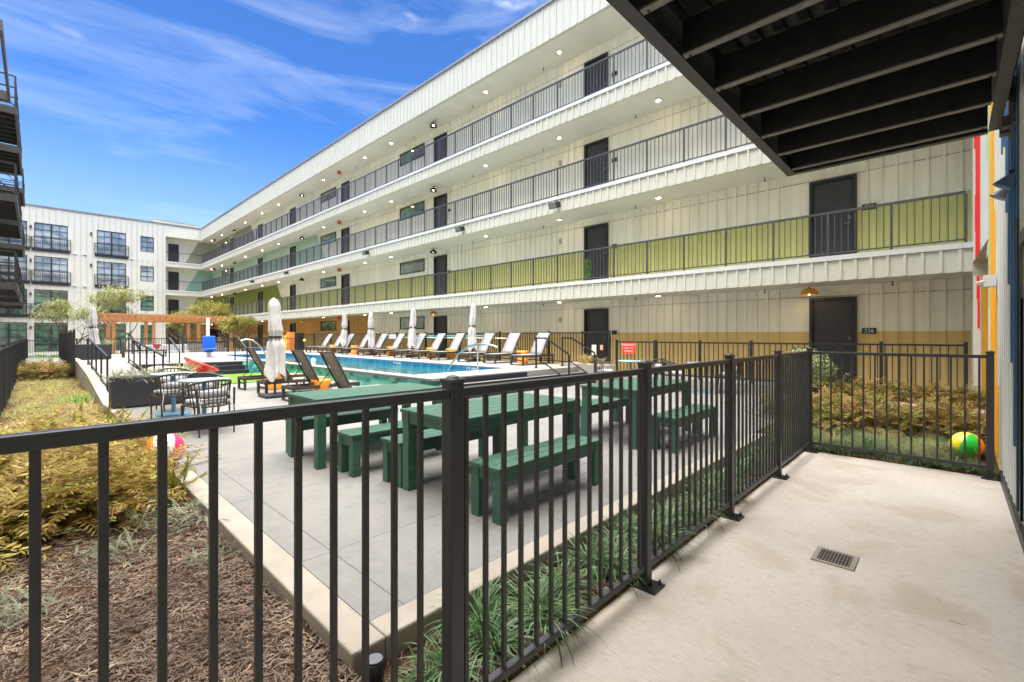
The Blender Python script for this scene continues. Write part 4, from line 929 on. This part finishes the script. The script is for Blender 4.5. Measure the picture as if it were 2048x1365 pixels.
dup(ch, (10.8, 6.85, PZ), R(215), 'spindle chair left of the blue table by the red sign')
dup(ch, (11.75, 5.9, PZ), R(55), 'spindle chair right of the blue table by the red sign')
dup(ch, (11.35, 5.15, PZ), R(200), 'spindle chair left of the furthest right blue table')
dup(ch, (11.95, 4.0, PZ), R(25), 'spindle chair right of the furthest right blue table')
# ------------------------------------------------------------------ planters
def planter(lb, x0, x1, y0, y1, z0, h):
    p = E('planter_box', lb, 'planter', (x0, y0, z0)); a, b = x1 - x0, y1 - y0
    MB().box(0, a, 0, .04, .03, h).box(0, a, b - .04, b, .03, h).box(0, .04, .04, b - .04, .03, h).box(a - .04, a, .04, b - .04, .03, h).build('shell', planterM, p, .006)
    B('soil', mulchM, p, .04, a - .04, .04, b - .04, .05, h - .06); B('plinth', metal2, p, .03, a - .03, .03, b - .03, 0, .03); return p
planter('dark grey planter box behind the blue bistro table', 1.0, 2.75, 11.64, 12.15, PZ, .60)
planter('dark planter box at the top of the ramp', 1.0, 2.15, 25.0, 25.6, DZ, .62)
# ------------------------------------------------------------------ plants
def blades(n, r0, ln, wd, seed, droop=1.0, seg=4, spread=1.0, mb=None, c=(0, 0, 0), up=.9):
    rnd = random.Random(seed); m = mb or MB()
    for _ in range(n):
        a = rnd.uniform(0, 6.283); rr = r0 * math.sqrt(rnd.random()); l = ln * rnd.uniform(.6, 1.15); el = rnd.uniform(up - .5, up + .55); w_ = wd * rnd.uniform(.7, 1.2)
        el = min(el, 1.5); p = Vector((c[0] + rr * math.cos(a), c[1] + rr * math.sin(a), c[2])); a2 = a + rnd.uniform(-.6, .6) * spread
        hd = Vector((math.cos(a2), math.sin(a2), 0)); sd_ = Vector((-math.sin(a2), math.cos(a2), 0)); vs = []; e = el
        for i in range(seg + 1):
            ww = w_ * (1 - (i / seg) ** 2 * .9); vs += [p - sd_ * ww / 2, p + sd_ * ww / 2]
            p = p + (hd * math.cos(e) + Vector((0, 0, 1)) * math.sin(e)) * (l / seg); e -= droop * rnd.uniform(.6, 1.3) * 1.9 / seg
        m.add(vs, [(2 * i, 2 * i + 1, 2 * i + 3, 2 * i + 2) for i in range(seg)])
    return m
def fern(n, ln, seed, nl=16, lw=.028, ll_=.05, bush=.16):
    rnd = random.Random(seed); m = MB()
    for _ in range(n):
        a = rnd.uniform(0, 6.283); e = rnd.uniform(.35, 1.45); l = ln * rnd.uniform(.6, 1.1); p = Vector((rnd.gauss(0, bush), rnd.gauss(0, bush), rnd.uniform(0, .12))); hd = Vector((math.cos(a), math.sin(a), 0)); sd_ = Vector((-math.sin(a), math.cos(a), 0))
        pts = []
        for i in range(nl):
            d = hd * math.cos(e) + Vector((0, 0, 1)) * math.sin(e); pts.append((p.copy(), d)); p += d * (l / nl); e -= rnd.uniform(.02, .16)
        for i, (q, d) in enumerate(pts):
            if i < 2: continue
            sc = math.sin(math.pi * (i + 2) / (nl + 3)); up_ = sd_.cross(d)
            for s in (-1, 1):
                t_ = (sd_ * s * .8 + d * .55 + up_ * rnd.uniform(-.35, .5)).normalized(); le = ll_ * sc * rnd.uniform(.7, 1.3); wv = d * lw * .35 * sc
                m.add([q, q + t_ * le * .5 + wv, q + t_ * le, q + t_ * le * .5 - wv], [(0, 1, 2, 3)])
        vs = []
        for q, d in pts: vs += [q - sd_ * .0025, q + sd_ * .0025]
        m.add(vs, [(2 * i, 2 * i + 1, 2 * i + 3, 2 * i + 2) for i in range(nl - 1)])
    return m
def foxtail(n, ln, seed):
    rnd = random.Random(seed); m = MB()
    for _ in range(n):
        a = rnd.uniform(0, 6.283); e = rnd.uniform(.75, 1.45); l = ln * rnd.uniform(.65, 1.1); p = Vector((rnd.gauss(0, .06), rnd.gauss(0, .06), 0)); hd = Vector((math.cos(a), math.sin(a), 0))
        K = 34
        for i in range(K):
            s = i / K; d = hd * math.cos(e) + Vector((0, 0, 1)) * math.sin(e); p = p + d * (l / K); e -= rnd.uniform(-.01, .03); rad = .05 * math.sin(math.pi * min(1, s * .85 + .12)) ** .6
            for _k in range(9):
                b = rnd.uniform(0, 6.283); u_ = d.cross(Vector((.3, .2, 1))).normalized(); v_ = u_.cross(d); t_ = (u_ * math.cos(b) + v_ * math.sin(b) + d * .7).normalized(); wv = d.cross(t_).normalized() * .004
                m.add([p - wv, p + wv, p + t_ * rad], [(0, 1, 2)])
    return m
def leafball(n, r, h, seed, sz, zmin=0, shell=.5, jag=.25, asp=1.6):
    rnd = random.Random(seed); m = MB(); cl = [(rnd.uniform(-1, 1), rnd.uniform(-1, 1), rnd.uniform(-1, 1), rnd.uniform(.7, 1.25)) for _ in range(14)]
    for _ in range(n):
        v = Vector((rnd.gauss(0, 1), rnd.gauss(0, 1), rnd.gauss(0, 1))).normalized(); rr = rnd.uniform(shell, 1) ** .6
        k = 1 + jag * sum(math.sin(3 * v.dot(Vector(c[:3])) * 2 + c[3] * 9) for c in cl[:4]) / 3
        p = Vector((v.x * r * rr * k, v.y * r * rr * k, zmin + h / 2 + v.z * h / 2 * rr * k))
        t_ = Vector((rnd.gauss(0, 1), rnd.gauss(0, 1), rnd.gauss(0, 1) + .4)).normalized(); u_ = t_.cross(v + Vector((.01, .02, 0))).normalized(); s = sz * rnd.uniform(.6, 1.3)
        m.add([p, p + t_ * s * asp * .5 + u_ * s * .4, p + t_ * s * asp, p + t_ * s * asp * .5 - u_ * s * .4], [(0, 1, 2, 3)])
    return m
def mk(name, mb, mat, lb, cat, grp, loc, rz=0, sc=1.0):
    o = mb.build(name, mat); tag(o, lb, cat, grp); o.location = loc; o.rotation_euler.z = rz; o.scale = (sc, sc, sc); return o
def cp(o, loc, rz, sc, lb=None):
    c = o.copy(); COL.objects.link(c); c.location = loc; c.rotation_euler.z = rz; c.scale = (sc, sc, sc if not isinstance(sc, tuple) else 1)
    if lb: c['label'] = lb
    return c
random.seed(77)
# golden ferny shrubs, near left bed
fv = [mk('fern_shrub', fern(75, .66, 100 + i, 16, .045, .085), fernM, 'golden feathery shrub in the near left planting bed', 'shrub', 'golden shrubs in the near left bed', (0, 0, 0)) for i in range(3)]
spots = [(-.25, 4.75), (.2, 5.0), (-.38, 5.5), (.1, 5.6), (.5, 5.45), (.62, 5.95), (.25, 6.25), (-.2, 6.2), (.72, 6.6), (.3, 6.95), (-.25, 6.95), (.68, 7.35), (.15, 7.7), (-.3, 7.7), (.6, 8.05), (-.05, 8.5), (-.38, 5.0), (.42, 4.85 + .3)]
for i, (x, y) in enumerate(spots):
    z = .08; a = random.uniform(0, 6.28); s = random.uniform(.9, 1.15)
    if i < 3: o = fv[i]; o.location = (x, y, z); o.rotation_euler.z = a; o.scale = (s, s, s)
    else: cp(fv[i % 3], (x, y, z), a, s)
fb_ = [mk('brown_shrub', fern(80, .55, 200 + i, 14, .045, .07), fernB, 'brown green feathery shrub', 'shrub', None, (0, 0, 0)) for i in range(2)]
sp = [(-.2, 22.6), (.25, 22.2), (.6, 22.9), (-.1, 23.6), (.4, 23.8), (.1, 24.8), (.55, 24.6), (-.28, 24.6), (.3, 25.6)]
spr = [(8.95, 1.7), (9.0, 1.1), (9.25, .5), (9.4, 0.0), (9.7, 1.5), (9.75, .95), (9.95, .35), (10.2, 1.75), (10.3, 1.15), (10.35, .0), (11.75, 1.7), (11.8, 1.2), (11.7, .7), (11.85, .2), (12.2, 1.5), (12.25, .9), (12.2, .3), (11.6, -.15), (12.25, -.1), (9.55, 1.9)]
for j, (lst, lb, gp) in enumerate(((sp, 'brown green shrub in the middle of the long left bed', 'shrubs midway along the left bed'), (spr, 'brown green shrub in the bed between patio and ochre wall', 'shrubs in the bed beyond the patio'))):
    for i, (x, y) in enumerate(lst):
        o = fb_[0] if (j == 0 and i == 0) else fb_[1] if (j == 0 and i == 1) else cp(fb_[i % 2], (0, 0, 0), 0, 1)
        o.location = (x, y, .06 if x < 11 else .14); o.rotation_euler.z = random.uniform(0, 6.28); s = random.uniform(1.3, 1.6) if j == 0 else random.uniform(1.2, 1.5); o.scale = (s, s, s); o['label'] = lb; o['group'] = gp
fx = mk('foxtail_fern', foxtail(14, .50, 5), foxM, 'foxtail fern with upright plumes leaning over the curb beside the beach ball', 'plant', None, (.80, 5.15, .09))
for x, y, s, lb in ((.80, 8.75, 1.1, 'yellow foxtail fern against the near end of the ramp curb'), (.55, 9.1, 1.2, 'yellow foxtail fern just before the meadow grass'), (.62, 23.6, 1.3, 'foxtail fern at the foot of the black screen fence')): cp(fx, (x, y, .06), x * 7, s, lb)
# low grey green herb near the curb
hb = mk('creeping_herb', fern(70, .26, 31, 12, .014, .022, .16), sageM, 'grey green creeping herb on the mulch beside the curb', 'plant', None, (.72, 4.35, .09))
cp(hb, (.35, 4.1, .09), 2, .6, 'small wispy herb tuft in the middle of the mulch'); cp(hb, (.78, 3.55, .09), 3, .45, 'tiny herb tuft against the curb'); cp(hb, (-.15, 3.55, .09), 4, .7, 'grey green herb tuft at the left edge of the mulch')
# liriope clumps
lv = [mk('liriope_clump', blades(120, .07, .34, .013, 300 + i, .95, 5), lirM, 'green and white grass clump in the strip along the foreground fence', 'plant', 'grass clumps along the foreground fence', (0, 0, 0)) for i in range(3)]
pos = []
x = 1.32
while x < 7.3:
    pos.append((x, 1.72 + random.uniform(-.07, .07))); x += random.uniform(.22, .36)
pos += [(1.9, 1.58), (2.6, 1.6), (3.2, 1.57), (3.9, 1.6), (4.7, 1.58), (1.62, 1.83), (1.15, 1.62)]
for i, (x, y) in enumerate(pos):
    o = lv[i] if i < 3 else cp(lv[i % 3], (0, 0, 0), 0, 1); o.location = (x, y, .045); s = random.uniform(.62, .95); o.scale = (s, s, s); o.rotation_euler.z = random.uniform(0, 6.28)
for i in range(16):
    o = cp(lv[i % 3], (random.uniform(7.62, 8.9), -.25 + 2.2 * (i + .5) / 16, .01), random.uniform(0, 6.28), random.uniform(.9, 1.15), 'green grass clump in the bed just beyond the short patio fence'); o['group'] = 'grass clumps beyond the short patio fence'
for i in range(11):
    o = cp(lv[i % 3], (7.60 + random.uniform(0, .12), -.30 + 1.9 * (i + .5) / 11, .01), random.uniform(0, 6.28), random.uniform(.55, .9), 'green grass clump in the bed just beyond the short patio fence'); o['group'] = 'grass clumps beyond the short patio fence'
fe = [mk('feather_grass', blades(520, .08, .52, .0035, 400 + i, 1.5, 6, 1, None, (0, 0, 0), 1.1), featM, 'pale feathery grass mound beyond the short patio fence', 'plant', 'feather grass mounds beyond the short fence', (0, 0, 0)) for i in range(2)]
for i, (x, y) in enumerate([(7.95, 1.75), (7.85, 1.2), (8.3, .75), (8.1, .3), (8.55, 1.5), (8.6, .1), (8.45, 1.95), (7.75, 1.85), (7.78, .45), (8.7, .95)]):
    o = fe[i] if i < 2 else cp(fe[i % 2], (0, 0, 0), 0, 1); o.location = (x, y, .01); o.rotation_euler.z = i * 1.7; s = random.uniform(.8, 1.05); o.scale = (s, s, s)
# meadow grass (stuff)
rnd = random.Random(8); m = MB()
for _ in range(650):
    x, y = rnd.uniform(-.42, .92), 8.6 + 13.2 * rnd.random() ** 1.2; blades(24, .06, .30, .006, rnd.random(), 1.2, 3, 1, m, (x, y, .04))
tag(m.build('meadow_grass', grassM), 'soft pale gold and green grass filling the middle of the left bed', 'grass', kind='stuff')
m = MB()
for _ in range(220): blades(14, .08, .26, .012, rnd.random(), 1.0, 3, 1, m, (rnd.uniform(-.4, .85), rnd.uniform(27, 42.5), .03))
for _ in range(260): blades(10, .1, .16, .014, rnd.random(), 1.0, 2, 1, m, (rnd.uniform(-.4, 3.6), rnd.uniform(43.5, 50), .14))
tag(m.build('green_grass', lawnM), 'bright green grass and ground cover at the far end of the left bed', 'grass', kind='stuff')
m = MB(); blades(220, .22, .4, .012, 4, .9, 4, 1, m, (.62, 14.2, .05)); tag(m.build('green_grass_tuft', lawnM), 'bright green grass tuft among the pale meadow grass', 'plant')
# mulch chips (stuff)
m = MB(); rnd = random.Random(12)
def chips(n, x0, x1, y0, y1, z):
    for _ in range(n):
        x, y = rnd.uniform(x0, x1), y0 + (y1 - y0) * rnd.random() ** 1.3; a = rnd.uniform(0, 6.28); l = rnd.uniform(.015, .075); w_ = rnd.uniform(.0010, .0032); tl = rnd.uniform(-.35, .35); bd = rnd.uniform(-.6, .6)
        d = Vector((math.cos(a), math.sin(a), tl)) * l / 2; d2 = Vector((math.cos(a + bd), math.sin(a + bd), -tl * .5)) * l / 2; s = Vector((-math.sin(a), math.cos(a), rnd.uniform(-.6, .6))) * w_; c = Vector((x, y, z + rnd.uniform(-.004, .022)))
        m.add([c - d - s, c - s * 1.2, c + s * 1.2, c - d + s, c + d2 - s * .6, c + d2 + s * .6], [(0, 1, 2, 3), (1, 4, 5, 2)])
chips(24000, -.5, .97, 1.48, 5.2, .106); chips(3600, .97, 7.4, 1.48, 1.92, .066)
tag(m.build('wood_chips', chipM), 'shredded wood mulch covering the bed in the foreground', 'mulch', kind='stuff')
# planter plants
mk('sage_bush', fern(120, .30, 41, 12, .016, .024, .18), sageM, 'grey green trailing herb spilling over the near end of the dark planter box', 'plant', None, (1.22, 11.85, PZ + .5), 0, 1.1)
mk('sage_bush', fern(120, .28, 42, 12, .016, .024, .2), sageM, 'grey green herb in the middle of the dark planter box', 'plant', None, (1.65, 11.88, PZ + .5), 0, 1.1)
ds = mk('strap_plant', blades(90, .07, .62, .014, 43, .8, 5, 1, None, (0, 0, 0), 1.1), featM, 'pale strappy grass at the right end of the dark planter box', 'plant', None, (2.2, 11.9, PZ + .52))
cp(ds, (2.05, 25.25, DZ + .55), 1, .8, 'pale strappy grass drooping from the planter at the top of the ramp')
cp(ds, (2.85, 13.4, PZ + .08), 2, 1.15, 'tall strappy grass in the bed between ramp and turf'); cp(ds, (3.2, 15.1, PZ + .08), 3, 1.1, 'strappy grass behind the red chair'); cp(ds, (2.8, 16.3, PZ + .08), 4, 1.0, 'strappy grass beside the pale boulders')
gb = mk('strap_plant', blades(150, .12, .50, .013, 44, .75, 5, 1, None, (0, 0, 0), .95), strapM, 'straw coloured strappy plant in the stone bed by the gate', 'plant', None, (12.1, 8.35, DZ + .10), 0, .95)
cp(gb, (12.12, 7.85, DZ + .08), 1, .7, 'smaller straw coloured strappy plant at the corner of the stone bed')
sb = E('stone_bed', 'low pale concrete planter wall between the near stairs and the gate', 'planter', (11.85, 7.5, PZ)); B('wall', concL, sb, 0, .6, 0, 1.7, 0, .52); 
q = bed('stone_mulch', 11.9, 12.4, 7.55, 9.15, DZ + .09, M('stone_mulch_mat', (.42, .33, .25), .9, .35, 20, .9, 60), .07, .03, 9)
# boulders
def boulder(lb, loc, r, seed):
    rnd = random.Random(seed); m = MB(); pr = [(math.sin(math.pi * i / 12) + .001, -math.cos(math.pi * i / 12)) for i in range(13)]; ph = [rnd.uniform(0, 6) for _ in range(4)]
    m.lathe([(a * r, b * r * .5 + r * .35) for a, b in pr], n=24, fn=lambda a, s: 1 + .14 * math.sin(2 * a + ph[0] + s * 3) + .08 * math.sin(3 * a + ph[1] - 4 * s) + .04 * math.sin(7 * a + ph[2]))
    o = m.build('boulder', rock); tag(o, lb, 'rock'); o.location = loc; return o
boulder('larger pale boulder in the bed between ramp and stairs', (2.95, 17.2, PZ + .05), .50, 1); boulder('smaller pale boulder next to the ramp handrail', (2.75, 18.4, PZ + .1), .42, 2); boulder('pale boulder under the ramp handrail end', (3.25, 18.3, PZ + .05), .36, 3)
# potted shrub
pt = E('potted_shrub', 'rounded variegated shrub in a dark bowl planter beside the corner of the plaza', 'plant', (11.25, 2.25, PZ)); pt.scale = (1.2, 1.2, 1.15)
MB().lathe([(.18, 0), (.22, .02), (.36, .30), (.37, .34), (.33, .33), (.0, .30)], n=28).build('pot', planterM, pt)
q = leafball(2600, .48, .72, 6, .045, .28, .6, .10, 1.3); q.build('foliage', boxM, pt)
tp = E('topiary', 'small green ball topiary beside the second floor door', 'plant', (13.6, 9.35, LV[1]))
for i, z in enumerate((.30, .52, .74)): leafball(260, .16 - .02 * i, .26, 60 + i, .035, z - .1, .6, .1).build('foliage', lawnM, tp)
MB().lathe([(.10, 0), (.13, .2)], n=14).build('pot', planterM, tp); MB().tube([(0, 0, .2), (0, 0, .8)], .012, 6).build('stem', bark, tp)
# ------------------------------------------------------------------ trees
def tree(lb, loc, H_, r, seed, mat, n=5200, trunk=.07, low=.25):
    rnd = random.Random(seed); t = E('tree', lb, 'tree', loc, 0, 'wispy trees around the pergola'); m = MB(); tips = []
    def branch(p, d, l, rad, dep):
        pts = [p.copy()]
        for _ in range(4): p = p + d * (l / 4); d = (d + Vector((rnd.gauss(0, .16), rnd.gauss(0, .16), rnd.gauss(.02, .1)))).normalized(); pts.append(p.copy())
        m.tube(pts, rad, 6, r2=rad * .6)
        if dep == 0: tips.extend(pts[2:]); return
        for _ in range(3 if dep > 1 else 3):
            a = rnd.uniform(0, 6.28); nd = (d * .8 + Vector((math.cos(a), math.sin(a), rnd.uniform(-.1, .5))) * .75).normalized(); branch(pts[-1 - rnd.randint(0, 1)], nd, l * rnd.uniform(.6, .8), rad * .55, dep - 1)
    for k in range(3): a = k * 2.1 + rnd.random(); branch(Vector((0, 0, 0)), Vector((math.cos(a) * .35, math.sin(a) * .35, 1)).normalized(), H_ * .36, trunk, 3)
    m.build('trunk', bark, t); c = MB()
    sx = max(max(abs(q.x), abs(q.y)) for q in tips); sz_ = max(q.z for q in tips)
    for i in range(n):
        q = tips[rnd.randrange(len(tips))]; q = Vector((q.x / sx * r * .9, q.y / sx * r * .9, H_ * low + (q.z / sz_) * H_ * (1 - low) * .95))
        q = q + Vector((rnd.gauss(0, .11), rnd.gauss(0, .11), rnd.gauss(0, .08))) * r
        d = Vector((rnd.gauss(0, 1), rnd.gauss(0, 1), rnd.gauss(-.2, .7))).normalized(); u_ = d.cross(Vector((.1, .3, 1))).normalized(); l = rnd.uniform(.14, .36); wv = u_ * rnd.uniform(.008, .022)
        c.add([q - wv, q + d * l * .5 - wv * 1.5 + Vector((0, 0, -.01)), q + d * l + Vector((0, 0, -.05)), q + d * l * .5 + wv * 1.5, q + wv], [(0, 1, 2, 3, 4)])
    c.build('crown', mat, t); return t
tree('pale green tree left of the pergola behind the white umbrella', (1.6, 45.3, .14), 4.0, 2.1, 1, treeM, 2600)
tree('wispy tree rising above the left end of the pergola', (4.9, 48.8, .14), 5.7, 2.2, 2, treeM, 2900)
tree('round tree beneath the middle of the pergola', (9.0, 48.8, .14), 3.6, 1.7, 3, treeY, 3000)
tree('yellow green tree top showing above the right end of the pergola', (11.0, 49.8, .14), 4.9, 2.2, 4, treeY, 3400)
tree('yellow green tree to the right of the pergola near the gallery', (11.2, 39.6, .14), 3.1, 1.5, 5, treeY, 3600)
# ------------------------------------------------------------------ pergola
pg = E('pergola', 'orange stained cedar pergola beyond the pool', 'pergola', (0, 0, .14))
PXs = [3.85, 6.15, 9.0, 11.3]
for y in (43.5, 47.0):
    for x in PXs:
        MB().box(x - .1, x + .1, y - .1, y + .1, 0, 2.78).box(x - .12, x + .12, y - .12, y + .12, 0, .12).build('post', woodP, pg)
    MB().box(3.2, 11.9, y - .14, y - .101, 2.55, 2.80).build('beam', woodP, pg); MB().box(3.2, 11.9, y + .101, y + .14, 2.55, 2.80).build('beam', woodP, pg)
x = 3.2
while x < 12.0:
    MB().add([(x, 42.5, 2.93), (x, 42.8, 2.801), (x, 47.7, 2.801), (x, 48.0, 2.93), (x, 48.0, 3.02), (x, 42.5, 3.02), (x + .045, 42.5, 2.93), (x + .045, 42.8, 2.801), (x + .045, 47.7, 2.801), (x + .045, 48.0, 2.93), (x + .045, 48.0, 3.02), (x + .045, 42.5, 3.02)],
             [(0, 1, 2, 3, 4, 5), (11, 10, 9, 8, 7, 6), (0, 6, 7, 1), (1, 7, 8, 2), (2, 8, 9, 3), (3, 9, 10, 4), (4, 10, 11, 5), (5, 11, 6, 0)]).build('rafter', woodP, pg); x += .36
for y in (42.75, 43.9, 45.2, 46.5, 47.7): MB().box(3.1, 12.05, y, y + .05, 3.021, 3.06).build('batten', woodP, pg)
for i, (x, lb) in enumerate(((10.15, 'left television hung under the right end of the pergola'), (11.0, 'right television hung under the right end of the pergola'))):
    tv = E('television', lb, 'television', (x, 43.9 + i * -.0, 1.75), 0, 'televisions under the pergola'); MB().box(-.42, .42, -.04, .02, -.28, .42).build('screen', tvM, tv, .01); MB().box(-.03, .03, .02, .06, .3, .95).build('mount', metal2, tv)
# kitchen counter, sofas, table under and before pergola
kc = E('outdoor_counter', 'dark outdoor bar counter between pergola and pool fence', 'counter', (7.4, 40.2, .14)); MB().box(0, 2.6, 0, .7, 0, .98).build('body', M('counter_stone', (.20, .17, .15), .8, .5, 14), kc); MB().box(-.1, 2.7, -.06, .76, .98, 1.04).build('worktop', blackT, kc)
MB().box(.5, 1.3, -.01, .0, .55, .85).build('grill_front', silver, kc)
for x, y, lb in ((4.6, 37.5, 'white lounge sofa left of the pergola posts'), (5.9, 38.2, 'white lounge sofa in front of the second pergola post')):
    s = E('outdoor_sofa', lb, 'sofa', (x, y, .14), 0, 'white sofas by the pergola'); MB().box(0, 1.5, 0, .75, .12, .45).build('seat', cush, s, .05); MB().box(0, 1.5, .6, .78, .45, .85).build('backrest', cush, s, .05); MB().box(.0, 1.5, .0, .75, .04, .12).build('frame', frameB, s)
MB_ = MB().add([(0, 0, 0), (.5, 0, 0), (.25, 0, -.42), (0, .12, 0), (.5, .12, 0), (.25, .12, -.42)], [(0, 1, 2), (5, 4, 3), (0, 3, 4, 1), (1, 4, 5, 2), (2, 5, 3, 0)])
o = tag(MB_.build('red_cushion', M('dark_red', (.30, .03, .03), .7)), 'dark red triangular cushion on the white sofa', 'cushion'); o.location = (5.2, 37.3, 1.05)
for i, (x, lb) in enumerate(((2.5, 'dark low lounger by the planter at the top of the ramp'),)):
    o = dup(br, (4.2, 26.9, DZ), math.pi, lb, 'loungers at the top of the ramp')
for i, (x, lb) in enumerate(((9.6, 'left blue storage box behind the pool fence'), (10.3, 'right blue storage box behind the pool fence'))):
    b = E('storage_box', lb, 'box', (x, 33.4, .14), 0, 'blue boxes behind the pool fence'); MB().box(0, .6, 0, .5, 0, .62).build('body', M('slate_blue', (.06, .14, .35), .5), b, .02); MB().box(-.02, .62, -.02, .52, .62, .68).build('lid', M('slate_blue2', (.08, .18, .42), .5), b, .01)
# bike rack
bk = E('bike_rack', 'black bicycle rack of hoops in front of the gallery behind the pool', 'bike rack', (11.9, 33.6, L1 - .2))
for i in range(4): MB().tube([(0, i * .75, 0), (0, i * .75, .6)] + [(0, i * .75 + .22 - .22 * math.cos(a), .6 + .22 * math.sin(a)) for a in (.5, 1, 1.57, 2.1, 2.6)] + [(0, i * .75 + .44, .6), (0, i * .75 + .44, 0)], .025, 8).build('hoop', metal2, bk)
# wooden orange cabinet with yellow covered float
oc = E('towel_cabinet', 'orange wooden towel cabinet with a dark side by the far end of the grey loungers', 'cabinet', (11.6, 31.2, DZ)); MB().box(0, .32, .35, .85, 0, 1.22).build('side_panel', M('bright_cedar', (.70, .25, .06), .6, .15, 5), oc); MB().box(.33, .8, .0, .6, 0, 1.15).build('body', metal2, oc); MB().lathe([(0, -.12), (.10, -.06), (.12, .04), (0, .14)], (.82, -.05, .65), 12).build('bottle', yellowP, oc)
random.seed(3); m = MB(); vs = [(0, 0, 0), (.6, 0, 0), (.6, 1.1, 0), (0, 1.1, 0), (.02, .0, .95), (.55, .02, 1.0), (.5, .5, .62), (.04, .5, .55), (.55, 1.05, .42), (.05, 1.05, .4)]
m.add(vs, [(0, 1, 5, 4), (4, 5, 6, 7), (7, 6, 8, 9), (9, 8, 2, 3), (0, 4, 7), (0, 7, 9, 3), (1, 2, 8, 6), (1, 6, 5)])
yf = m.build('yellow_slide', yellowP); tag(yf, 'crumpled yellow vinyl cover beside the orange towel cabinet', 'pool cover'); yf.location = (11.0, 31.95, DZ)
sm_ = yf.modifiers.new('s', 'SUBSURF'); sm_.levels = 4; sm_.render_levels = 4; sm_.subdivision_type = 'SIMPLE'
tx = bpy.data.textures.new('crumple', 'CLOUDS'); tx.noise_scale = .18; dm = yf.modifiers.new('d', 'DISPLACE'); dm.texture = tx; dm.strength = .10
yf.name = 'yellow_cover'
# ------------------------------------------------------------------ red spun chair
sc_ = E('spun_chair', 'glossy red spinning top chair tipped over at the turf edge', 'chair', (2.86, 14.6, PZ + .02))
prof = [(.02, .0), (.10, .02), (.19, .10), (.22, .20), (.18, .30), (.16, .36), (.20, .42), (.30, .47), (.45, .56), (.475, .60), (.465, .61), (.30, .52), (.17, .47), (.14, .45), (.0, .44)]
c = MB().lathe(prof, n=48).build('body', redp, sc_); c.rotation_euler = (R(8), R(24), R(10)); c.location = (-.06, 0, .03)
c.scale = (.92, .92, 1.15)
# ------------------------------------------------------------------ beach balls
def ball(lb, loc, r, cols, rot):
    b = MB(); n = 36; K = 18; vs = []
    for i in range(K + 1):
        for k in range(n): a = 6.28318 * k / n; t_ = math.pi * i / K; vs.append((r * math.sin(t_) * math.cos(a), r * math.sin(t_) * math.sin(a), -r * math.cos(t_)))
    for i in range(K):
        for k in range(n):
            b.add([], []); b.f.append((i * n + k, i * n + (k + 1) % n, (i + 1) * n + (k + 1) % n, (i + 1) * n + k)); b.mi.append(k // 6); b.sm.append(True)
    b.v = vs; o = b.build('beach_ball', cols); tag(o, lb, 'beach ball'); o.location = loc; o.rotation_euler = rot; return o
bo = M('ball_orange', (.95, .25, .01), .3, .03, 3, coat=.5); by = M('ball_yellow', (.90, .75, .03), .3, .03, 3, coat=.5); bg_ = M('ball_green', (.01, .55, .06), .3, .03, 3, coat=.5); bw_ = M('ball_white', (.82, .80, .84), .3, .03, 3, coat=.5); bpk = M('ball_pink', (.85, .03, .16), .3, .03, 3, coat=.5); bb = M('ball_blue', (.03, .10, .65), .3, .03, 3, coat=.5)
ball('orange, white, pink and blue beach ball on the curb at the left', (.96, 6.15, PZ + .185), .185, [bo, bw_, bpk, bb, by, bo], (Matrix.Rotation(R(-42), 3, Vector((math.cos(R(-9)), math.sin(R(-9)), 0))) @ Matrix.Rotation(R(171), 3, 'Z')).to_euler())
ball('yellow, green and orange beach ball in the grass by the mural wall', (8.50, -.14, .16), .17, [bw_, by, bg_, bo, bb, bpk], (R(14), R(-12), R(36)))
# pool ball
o = tag(MB().lathe([(.11 * math.sin(math.pi * i / 10) + .0005, -.11 * math.cos(math.pi * i / 10)) for i in range(11)], n=20).build('float_ball', white), 'white floating ball on the pool water', 'float'); o.location = (8.6, 20.6, DZ - .13)
# ------------------------------------------------------------------ small things
dr = E('floor_drain', 'small square grate set in the patio floor', 'drain', (3.84, .48, .002))
MB().box(0, .03, 0, .25, 0, .006).box(.24, .27, 0, .25, 0, .006).box(.03, .24, 0, .03, 0, .006).box(.03, .24, .22, .25, 0, .006).build('frame', M('drain_frame', (.30, .27, .23), .7), dr)
B('well', M('drain_dark', (.02, .018, .015), .9), dr, .03, .24, .03, .22, -.001, .001)
m = MB()
for i in range(10): m.box(.03, .24, .036 + i * .019, .043 + i * .019, .001, .005)
for i in range(4): m.box(.06 + i * .05, .067 + i * .05, .03, .22, .001, .0045)
m.build('grate', M('drain_grate', (.16, .14, .12), .6), dr)
fd = E('garden_spotlight', 'black finned garden spotlight on the mulch at the bottom edge', 'spotlight', (1.03, 1.83, .05))
q = MB().lathe([(.032, 0), (.036, .01), (.042, .12), (.036, .125)], n=24, fn=lambda a, s: 1 + .06 * (1 if math.sin(12 * a) > 0 else 0)).build('housing', metal2, fd); q.rotation_euler = (0, 0, 0)
m = MB().lathe([(.008, .126), (.008, .13)], n=12)
for i in range(10): a = i * .6283; m.bar((.010 * math.cos(a), .010 * math.sin(a), .128), (.033 * math.cos(a), .033 * math.sin(a), .128), .004)
m.lathe([(.031, .126), (.036, .131), (.033, .131)], n=24); m.build('vent_cap', M('cap_grey', (.14, .14, .17), .4), fd)
# straws on patio
for i, (x, y) in enumerate(((3.75, .05), (3.55, -.05))):
    o = tag(MB().tube([(0, 0, .003), (.03, .01, .004), (.06, .015, .003)], .0015, 5).build('dry_straw', strapM), ('thin', 'longer')[i] + ' dry straw lying on the patio floor', 'straw', 'straws on the patio floor'); o.location = (x, y, 0); o.rotation_euler.z = i * 1.3
